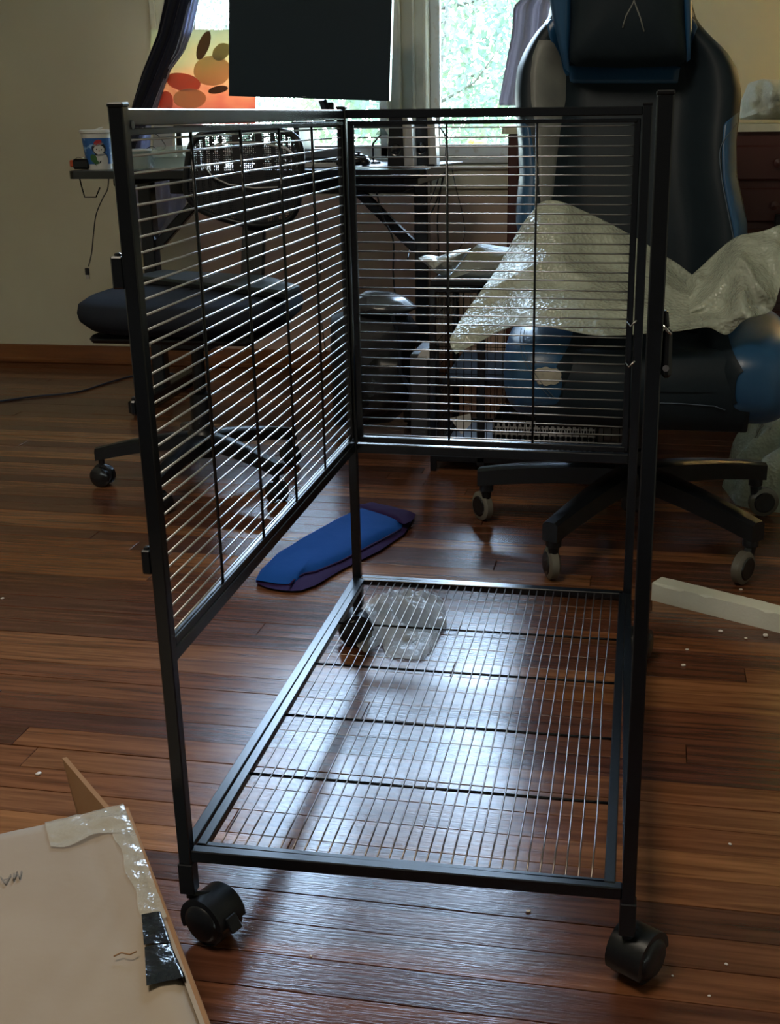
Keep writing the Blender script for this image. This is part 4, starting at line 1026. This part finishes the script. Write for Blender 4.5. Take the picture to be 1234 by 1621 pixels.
def speaker(u0, u1, vt, vb, y, label):
    p = aty((u0+u1)/2, vb, y); p.z = dz+.0018; a_ = aty(u0, vb, y); b_3 = aty(u1, vb, y); wd = (b_3-a_).x; ht = aty(u0, vt, y).z - p.z
    s = thing('desktop_speaker', p, label, 'speaker', 'pair of desktop speakers'); w1 = wd*.66
    obj('cabinet', MB().prism([p+Vector((-wd/2, 0, 0)), p+Vector((-wd/2+w1, 0, 0)), p+Vector((-wd/2+w1-.004, 0, ht)), p+Vector((-wd/2+.008, 0, ht))], (0, .08, 0)), M_black, s)
    obj('side_grille', MB().prism([p+Vector((-wd/2+w1, .004, 0)), p+Vector((wd/2, .012, .004)), p+Vector((wd/2-.006, .02, ht*.8)), p+Vector((-wd/2+w1+.004, .02, ht)), p+Vector((-wd/2+w1-.004, .004, ht))], (0, .06, 0)), M_silver, s)
    obj('driver_cone', MB().lathe(p+Vector((-wd/2+w1/2, 0, ht*.35)), [(.004, .006), (.014, .001), (.017, .002), (.017, .0)], (0, -1, 0), 20), M_blackgloss, s, 'auto')
    obj('base', MB().box(p+Vector((-.002, .035, .003)), (wd*.95, .08, .006), None, .002), M_black, s)
speaker(613, 653, 182, 268, 2.50, 'black and silver desktop speaker, nearer and left one of the pair')
speaker(655, 690, 182, 262, 2.62, 'black and silver desktop speaker, right one by the window')
ob, p = place('desk_lamp', 590, 230, 2.86, 'thin dark desk lamp stem with clear shade under the riser', 'lamp')
obj('stem', MB().tube([p, p+Vector((.0, 0, .06)), p+Vector((.03, 0, .09))], .003, 6), M_black, ob, True); obj('shade', MB().lathe(p+Vector((.03, 0, .085)), [(.008, .02), (.022, 0), (.021, 0)], n=16), M_glassd, ob, 'auto'); obj('base', MB().lathe(p, [(.025, 0), (.025, .006), (.006, .010)], n=18), M_black, ob, 'auto')
# pale tray/paper hanging past the right desk end
q = [aty(u, v, yy) for u, v, yy in ((640, 268, 2.62), (700, 255, 2.95), (732, 263, 2.90), (672, 270, 2.60))]
q = [Vector((p.x, p.y, dz+.002)) for p in q]
tag(obj('paper', MB().prism(q, (0, 0, .002)), M_white), 'pale sheet jutting over the right end of the desk', 'paper')
def cable(name, pts, r, m_, label, cat='cable', group=None, n=40):
    P = catmull([aty(*p) if len(p) == 3 else atz(p[0], p[1], r) for p in pts], n)
    return tag(obj(name, MB().tube(P, r, 6), m_, None, True), label, cat, group)
c = cable('usb_cable', [(172, 282, 2.46), (170, 300, 2.46), (162, 315, 2.46), (152, 340, 2.45), (148, 370, 2.45), (145, 400, 2.45), (140, 422, 2.45)], .0018, M_redcable, 'thin black usb cable dangling below the left desk end')
e = aty(138, 430, 2.45); obj('plug', MB().box(e, (.014, .006, .022), None, .002), M_black, c); obj('connector', MB().box(e-Vector((0, 0, .016)), (.011, .004, .012)), M_chrome, c)
gcab = 'cables hanging behind the right desk end'
cable('power_cable', [(690, 195, 2.98), (704, 215, 2.96), (708, 250, 3.06), (702, 280, 3.10), (690, 320, 3.10), (672, 355, 3.02), (652, 385, 2.9), (645, 410, 2.74)], .0026, M_redcable, 'black cable running from behind the speaker down to the desk leg', group=gcab)
cable('power_cable', [(706, 215, 3.07), (704, 262, 3.07), (697, 300, 3.08), (692, 350, 3.08), (694, 400, 3.08), (690, 470, 3.06), (686, 540, 3.04)], .0026, M_redcable, 'black cable falling straight down behind the kennel', group=gcab)
cable('power_cable', [(700, 258, 3.08), (688, 300, 3.09), (668, 345, 3.04), (655, 372, 2.95), (648, 402, 2.8)], .0022, M_redcable, 'thin cable slanting from the window sill to the desk leg', group=gcab)
cable('power_cable', [(714, 262, 3.08), (722, 300, 3.08), (732, 340, 3.08), (735, 370, 3.08), (728, 392, 3.06), (712, 404, 3.04), (690, 395, 3.0)], .0016, M_redcable, 'thin looped cable hanging furthest right below the sill', group=gcab)
cable('power_cable', [(590, 285, 2.6), (597, 310, 2.6), (606, 345, 2.6), (622, 380, 2.62), (622, 430, 2.62), (626, 470, 2.62), (636, 500, 2.6)], .0030, M_redcable, 'black cable hanging under the desk beside the diagonal brace', group=gcab)
cable('power_cable', [(495, 325, 2.95), (503, 350, 2.95), (503, 385, 2.95), (507, 420, 2.95), (505, 470, 2.95), (510, 520, 2.95), (516, 560, 2.95)], .0018, M_redcable, 'thin black wire hanging behind the office chair', group=gcab)
cable('floor_cable', [(-30, 639), (0, 635), (60, 627), (120, 621), (170, 606), (212, 595), (260, 590), (320, 600)], .0035, M_bluecable, 'dark cable lying across the floor at the far left')
cable('headset_wire', [(380, 262, 2.52), (381, 230, 2.52), (383, 206, 2.52), (392, 196, 2.52), (410, 189, 2.52), (425, 193, 2.52), (436, 206, 2.52), (440, 235, 2.52), (441, 262, 2.52)], .0014, M_chrome, 'thin silver wire arc above the office chair back', 'wire')
cable('desk_wire', [(205, 250, 2.66), (225, 240, 2.66), (240, 232, 2.66), (252, 238, 2.66), (262, 232, 2.66), (250, 215, 2.66), (236, 208, 2.66)], .0014, M_redcable, 'thin dark wire curling over the tub on the desk', 'wire')

# ================================================================== OFFICE CHAIR
oc = Vector((-.60, 1.76, 0))
of = thing('office_chair', oc, 'dark fabric office chair with mesh back at the computer desk', 'chair')
# seat cushion
sy = 1.72
SE = [(137, 462), (141, 446), (160, 436), (215, 427), (300, 424), (380, 432), (440, 444), (468, 458), (466, 478), (420, 500), (360, 514), (290, 516), (220, 505), (160, 487)]
rows = []
top_z = .487
cen = Vector((-.61, 1.78, 0))
def seat_ring(sc, z):
    P = []
    for k in range(48):
        a = 2*math.pi*k/48; ca, sa = math.cos(a), math.sin(a); e = .72
        P.append(cen+Vector((math.copysign(abs(ca)**e, ca)*.262*sc, math.copysign(abs(sa)**e, sa)*.25*sc, z)))
    return P+[P[0]]
prof = [(.02, .405), (.7, .402), (.90, .412), (.985, .432), (1.0, .450), (.985, .468), (.90, .482), (.6, .487), (.02, .489)]
so = obj('seat', MB().grid([seat_ring(s_, z) for s_, z in prof]), M_fabric, of, True, weld=True)
obj('seat_pan', MB().box((-.61, 1.78, .393), (.40, .36, .02), None, .008), M_black, of)
obj('tilt_mechanism', MB().box((-.60, 1.78, .370), (.13, .20, .03), None, .006), M_black, of)
obj('height_lever', MB().tube([(-.60, 1.80, .37), (-.80, 1.80, .368), (-.86, 1.78, .37)], .005, 8), M_black, of, True)
obj('gas_lift', MB().lathe((oc.x, oc.y, 0), [(.0, .10), (.028, .10), (.028, .235), (.016, .24), (.016, .36)], n=22), M_black, of, 'auto')
obj('piston', MB().lathe((oc.x, oc.y, 0), [(.0135, .24), (.0135, .30)], n=18), M_chrome, of, 'auto')
ohub = obj('star_base', MB().lathe((oc.x, oc.y, 0), [(0, .075), (.04, .075), (.045, .10), (.040, .135), (.03, .145)], n=24), M_black, of, 'auto')
OA = [math.radians(x) for x in (193, 265, 330, 50, 120)]
star(ohub, oc, OA, .275, .135, .098, .05, .03, .038, .030, M_black)
for a in OA:
    c = oc+Vector((math.cos(a)*.262, math.sin(a)*.262, 0)); ax = Vector((math.cos(a+1.2), math.sin(a+1.2), 0)); r = .026
    k = obj('caster', MB().lathe(c+Vector((0, 0, 0)), [(.008, .03), (.008, .075)], n=12).lathe(c+Vector((0, 0, .032))-ax*.008, [(0, 0), (.020, 0), (.026, .004), (.026, .012), (.020, .016), (0, .016)], ax, 20), M_black, of, 'auto')
    for s_ in (-1, 1):
        obj('wheel', MB().lathe(c+ax*(.009*s_)+Vector((0, 0, r)), [(0, 0), (r, 0), (r, .011*s_), (r*.8, .014*s_), (0, .014*s_)], ax, 24), M_blackgloss, k, 'auto', weld=True)
# back: frame ring, mesh, support bar
by = 2.06
BO = [(298, 300), (300, 262), (306, 228), (322, 212), (350, 206), (400, 204), (440, 207), (466, 215), (478, 232), (480, 262), (476, 300), (470, 330), (452, 350), (410, 358), (370, 352), (330, 338), (308, 322)]
ring = catmull([aty(u, v, by) for u, v in BO]+[aty(*BO[0], by)], 70)[:-1]
cb_ = sum(ring, Vector())/len(ring)
def bow(p): return p + Vector((0, .035*(1-min(1, ((p.x-cb_.x)/.16)**2)) - .02, 0))
obk = obj('backrest_frame', MB().tube([bow(p) for p in ring], .0085, 10, True), M_black, of, True)
rows = []
for k in range(10):
    r = k/9*.97+.02; row_ = [bow(cb_.lerp(p, r)) for p in ring]; row_.append(row_[0]); rows.append(row_)
obj('mesh_back', MB().grid(rows), M_mesh, obk, True)
# padded inner cushion panels behind the mesh top and bottom
obj('back_cushion', puff([aty(u, v, by+.055) for u, v in ((312, 318), (308, 285), (330, 275), (400, 272), (450, 274), (474, 284), (472, 300), (462, 332), (412, 348), (350, 340))], (0, 1, 0), .02, .004, 50, 6), M_fabric, obk, True)
obj('lumbar_bar', MB().tube([bow(aty(u, v, by))-Vector((0, .012, 0)) for u, v in ((322, 236), (360, 226), (410, 226), (455, 234), (470, 246))], .003, 6).tube([bow(aty(u, v, by))-Vector((0, .012, 0)) for u, v in ((326, 262), (338, 280), (362, 292), (402, 298), (440, 296))], .0022, 6), M_silver, obk, True)
u0 = aty(400, 345, by+.03)
obj('back_support', MB().bar(u0+Vector((0, .02, .02)), Vector((u0.x+.005, 2.02, .40)), .062, .020, .004, (0, 1, 0)).bar(Vector((u0.x+.005, 2.03, .398)), Vector((-.60, 1.85, .385)), .06, .014, .003), M_black, of)
# laptop on the seat
lpz = .4905
LP = [(-.835, 1.66), (-.80, 1.90), (-.36, 1.86), (-.335, 1.73)]
LQ = [atz(u, v, .505) for u, v in ((212, 437), (258, 428), (420, 437), (474, 454), (455, 462))]
lap = thing('laptop', (LQ[0]+LQ[3])/2, 'closed dark laptop lying on the office chair seat', 'laptop')
obj('lower_case', MB().prism([Vector((p.x, p.y, .4895)) for p in LQ], (0, 0, .010)), M_black, lap)
obj('lid', MB().prism([Vector((p.x, p.y, .500)) for p in LQ], (0, 0, .007)), M_laptop, lap)

# ================================================================== SECOND KENNEL, BAGS
ky = 1.95; kx0 = aty(686, 740, ky).x; kz1 = aty(690, 452, ky).z; kx1 = kx0+.52; kd = .42
kn = thing('wire_kennel', (kx0+.26, ky+kd/2, 0), 'smaller black wire kennel standing behind the gaming chair', 'cage')
cs_ = [(kx0, ky), (kx1, ky), (kx1, ky+kd), (kx0, ky+kd)]
for x, y in cs_: obj('post', MB().bar((x, y, 0), (x, y, kz1), .016, .016, .0015, (0, 1, 0)), M_metal, kn)
obj('middle_post', MB().bar((kx0+.125, ky, .02), (kx0+.125, ky, kz1), .020, .014, .0015, (0, 1, 0)), M_metal, kn)
for z in (.035, kz1-.008):
    for i in range(4):
        (xa, ya), (xb, yb) = cs_[i], cs_[(i+1) % 4]; obj('rail', MB().bar((xa, ya, z), (xb, yb, z), .014, .016, .0015), M_metal, kn)
obj('top_board', MB().box((kx0+.26, ky+kd/2, kz1+.006), (.53, kd+.01, .012), None, .002), M_black, kn)
obj('shelf', MB().box((kx0+.27, ky+kd/2, .235), (.50, kd-.03, .012), None, .002), M_fabric, kn)
obj('floor_pan', MB().box((kx0+.26, ky+kd/2, .032), (.50, kd-.03, .010), None, .002), M_ltmetal, kn)
kw = None
def kwire(a, b):
    return obj('wire', MB().tube([a, b], .0011, 5), M_metal, kn, True)
for i in range(1, 26):
    x = kx0+.020*i
    if abs(x-kx0-.125) < .008: continue
    kwire((x, ky, .045), (x, ky, kz1-.015)); 
for i in range(1, 20):
    kwire((kx0, ky+.021*i, .045), (kx0, ky+.021*i, kz1-.015))
for i in range(1, 26): kwire((kx0+.020*i, ky+kd, .045), (kx0+.020*i, ky+kd, kz1-.015))
for z in (.11, .18, .26, .33, .40): kwire((kx0, ky+.001, z), (kx1, ky+.001, z)); kwire((kx0, ky, z), (kx0, ky+kd, z))
tag(obj('paper_scrap', MB().prism([aty(u, v, 2.0+dy_)*1.0 for u, v, dy_ in ((775, 603, 0), (781, 598, .03), (804, 597, .03), (808, 609, 0), (790, 611, -.01))], (0, 0, .003)), M_white), 'small folded white card lying on the kennel shelf', 'card')
# perforated basket and a white sheet on the kennel floor
bk = thing('perforated_basket', (kx0+.30, ky+.15, .038), 'dark perforated basket inside the bottom of the wire kennel', 'basket')
f = MB()
bx0, bx1, by0, by1, bz0, bz1 = kx0+.15, kx0+.42, ky+.06, ky+.26, .040, .125
for i in range(20):
    x = lerp(bx0, bx1, i/19); f.bar((x, by0, bz0), (min(x+.014, bx1), by0, bz1), .003, .002)
    f.bar((x, by0, bz1), (min(x+.014, bx1), by0, bz0), .003, .002)
for k in range(6): f.bar((bx0, by0, lerp(bz0, bz1, k/5)), (bx1, by0, lerp(bz0, bz1, k/5)), .004, .004)
obj('lattice_front', f, M_silver, bk)
f = MB().box(((bx0+bx1)/2, by1, (bz0+bz1)/2), (bx1-bx0, .003, bz1-bz0)).box((bx0, (by0+by1)/2, (bz0+bz1)/2), (.003, by1-by0, bz1-bz0)).box((bx1, (by0+by1)/2, (bz0+bz1)/2), (.003, by1-by0, bz1-bz0)).box(((bx0+bx1)/2, (by0+by1)/2, bz0), (bx1-bx0, by1-by0, .003))
obj('basket_walls', f, M_black, bk)
q = [aty(u, v, ky+.03) for u, v in ((712, 668), (738, 656), (746, 684), (729, 686), (742, 702), (720, 700))]
tag(obj('paper_sheet', MB().prism([aty(u, v, ky+.05) for u, v in ((712, 662), (744, 655), (746, 670), (730, 688))], (0, .002, 0)), M_white), 'white triangular paper standing inside the kennel at its left', 'paper')
# plastic bags on the kennel top
pb1 = [aty(u, v, 2.06) for u, v in ((662, 408), (672, 404), (690, 408), (715, 397), (746, 393), (730, 414), (712, 436), (700, 437), (688, 430))]
tag(obj('plastic_bag', puff(pb1, (0, -1, 0), .05, .04, 60, 10, .018, 18, 1), M_bag, None, True), 'crumpled white plastic bag on top of the wire kennel', 'plastic bag')
pb2 = [aty(u, v, 2.04) for u, v in ((708, 441), (724, 422), (742, 400), (758, 384), (778, 388), (800, 391), (832, 394), (836, 426), (800, 442), (750, 442))]
tag(obj('plastic_bag', puff(pb2, (0, -1, 0), .06, .08, 60, 10, .012, 14, 6), M_olivebag, None, True), 'dark olive plastic bag on the kennel, right of the white one', 'plastic bag')
# things under the desk
bp_ = thing('backpack', (-.30, 2.25, 0), 'bulky black backpack on the floor under the right end of the desk', 'backpack')
PB = [aty(u, v, 2.28) for u, v in ((525, 500), (560, 485), (610, 480), (645, 492), (664, 520), (655, 560), (662, 600), (650, 640), (620, 668), (570, 690), (530, 684))]
PB = [Vector((p.x, p.y, max(p.z, 0.03))) for p in PB]
obj('bag_body', puff(PB, (0, -1, 0), .11, .11, 60, 12, .010, 8, 2, 3), mat('black_nylon', (.010, .012, .016), .6, 0, .4, bump=('noise', 30, .4, .006, one)), bp_, True)
obj('front_pocket', puff([aty(u, v, 2.17) for u, v in ((560, 590), (600, 560), (640, 570), (650, 620), (610, 655), (565, 670))], (0, -1, 0), .03, .02, 50, 8, .004, 14, 3), M_black, bp_, True)
obj('strap', MB().tube(catmull([aty(u, v, 2.15) for u, v in ((620, 500), (632, 540), (634, 590), (650, 620), (645, 650))], 24), .006, 6), M_fabric, bp_, True)
tag(obj('garbage_bag', puff([aty(u, v, 2.25) for u, v in ((556, 492), (560, 472), (580, 460), (615, 462), (640, 472), (660, 488), (640, 498), (600, 500))], (0, -1, 0), .07, .08, 60, 10, .015, 16, 8), mat('slate_bag', (.06, .065, .075), .25, 0, .6), None, True), 'grey plastic bag lying on the black backpack under the desk', 'plastic bag')
tag(obj('shoe_box', MB().box((aty(672, 500, 2.2).x, 2.2, .14), (.05, .2, .28), None, .004), mat('dark_box', (.02, .022, .026), .5)), 'narrow dark box standing between the desk leg and the kennel', 'box')
tag(obj('paper_note', MB().prism([aty(u, v, 2.1) for u, v in ((660, 566), (668, 552), (688, 552), (692, 568))], (0, .002, 0)), M_white), 'small white note tucked beside the kennel post', 'paper')

# ================================================================== DRESSER
dx_0 = aty(803, 200, 3.0).x; dtop = .852
dr = thing('dresser', (.72, 3.05, 0), 'dark maroon dresser with a chipped cream top behind the gaming chair', 'dresser')
obj('carcass', MB().box(((dx_0+.02+1.6)/2, 3.03, (dtop-.02)/2), (1.6-dx_0-.02, .40, dtop-.02), None, .004), M_dress, dr)
obj('dresser_top', MB().prism(roundrect(dx_0, 1.62, 2.81, 3.24, .02, dtop-.022), (0, 0, .022)), M_trim, dr)
nd = 0
for r_i in range(6):
    zz1 = dtop-.060-r_i*.122; zz0 = zz1-.102
    for (xa, xb) in ((dx_0+.05, .60), (.63, 1.57)):
        d_ = obj('drawer', MB().box(((xa+xb)/2, 2.822, (zz0+zz1)/2), (xb-xa, .018, zz1-zz0), None, .006), M_dress, dr)
        for t in (.25, .75): obj('knob', MB().lathe((lerp(xa, xb, t), 2.813, (zz0+zz1)/2), [(.006, 0), (.006, .010), (.013, .014), (.013, .020), (0, .024)], (0, -1, 0), 16), M_dress, d_, 'auto')
zq = dtop+.001
bp3 = [Vector((aty(u, 190, 2.95).x, 2.95, aty(u, v, 2.95).z)) for u, v in ((1166, 190), (1170, 160), (1180, 132), (1200, 126), (1234, 127), (1290, 132), (1310, 160), (1312, 190))]
mn = min(p.z for p in bp3); bp3 = [Vector((p.x, p.y, p.z-mn+zq+.008)) for p in bp3]
tag(obj('plastic_bag', puff(bp3, (0, -1, 0), .10, .10, 80, 14, .050, 15, 12, 3), M_bag, None, True), 'rumpled white plastic bag resting on top of the dresser', 'plastic bag')
c_ = aty(1236, 346, 2.0)
tag(obj('unknown_dark_object', MB().box(aty(1242, 350, 2.78), (.06, .03, .04), None, .004), M_black), 'dark box at the right picture edge before the dresser', 'box')  # unidentified dark object, kept as a plain box
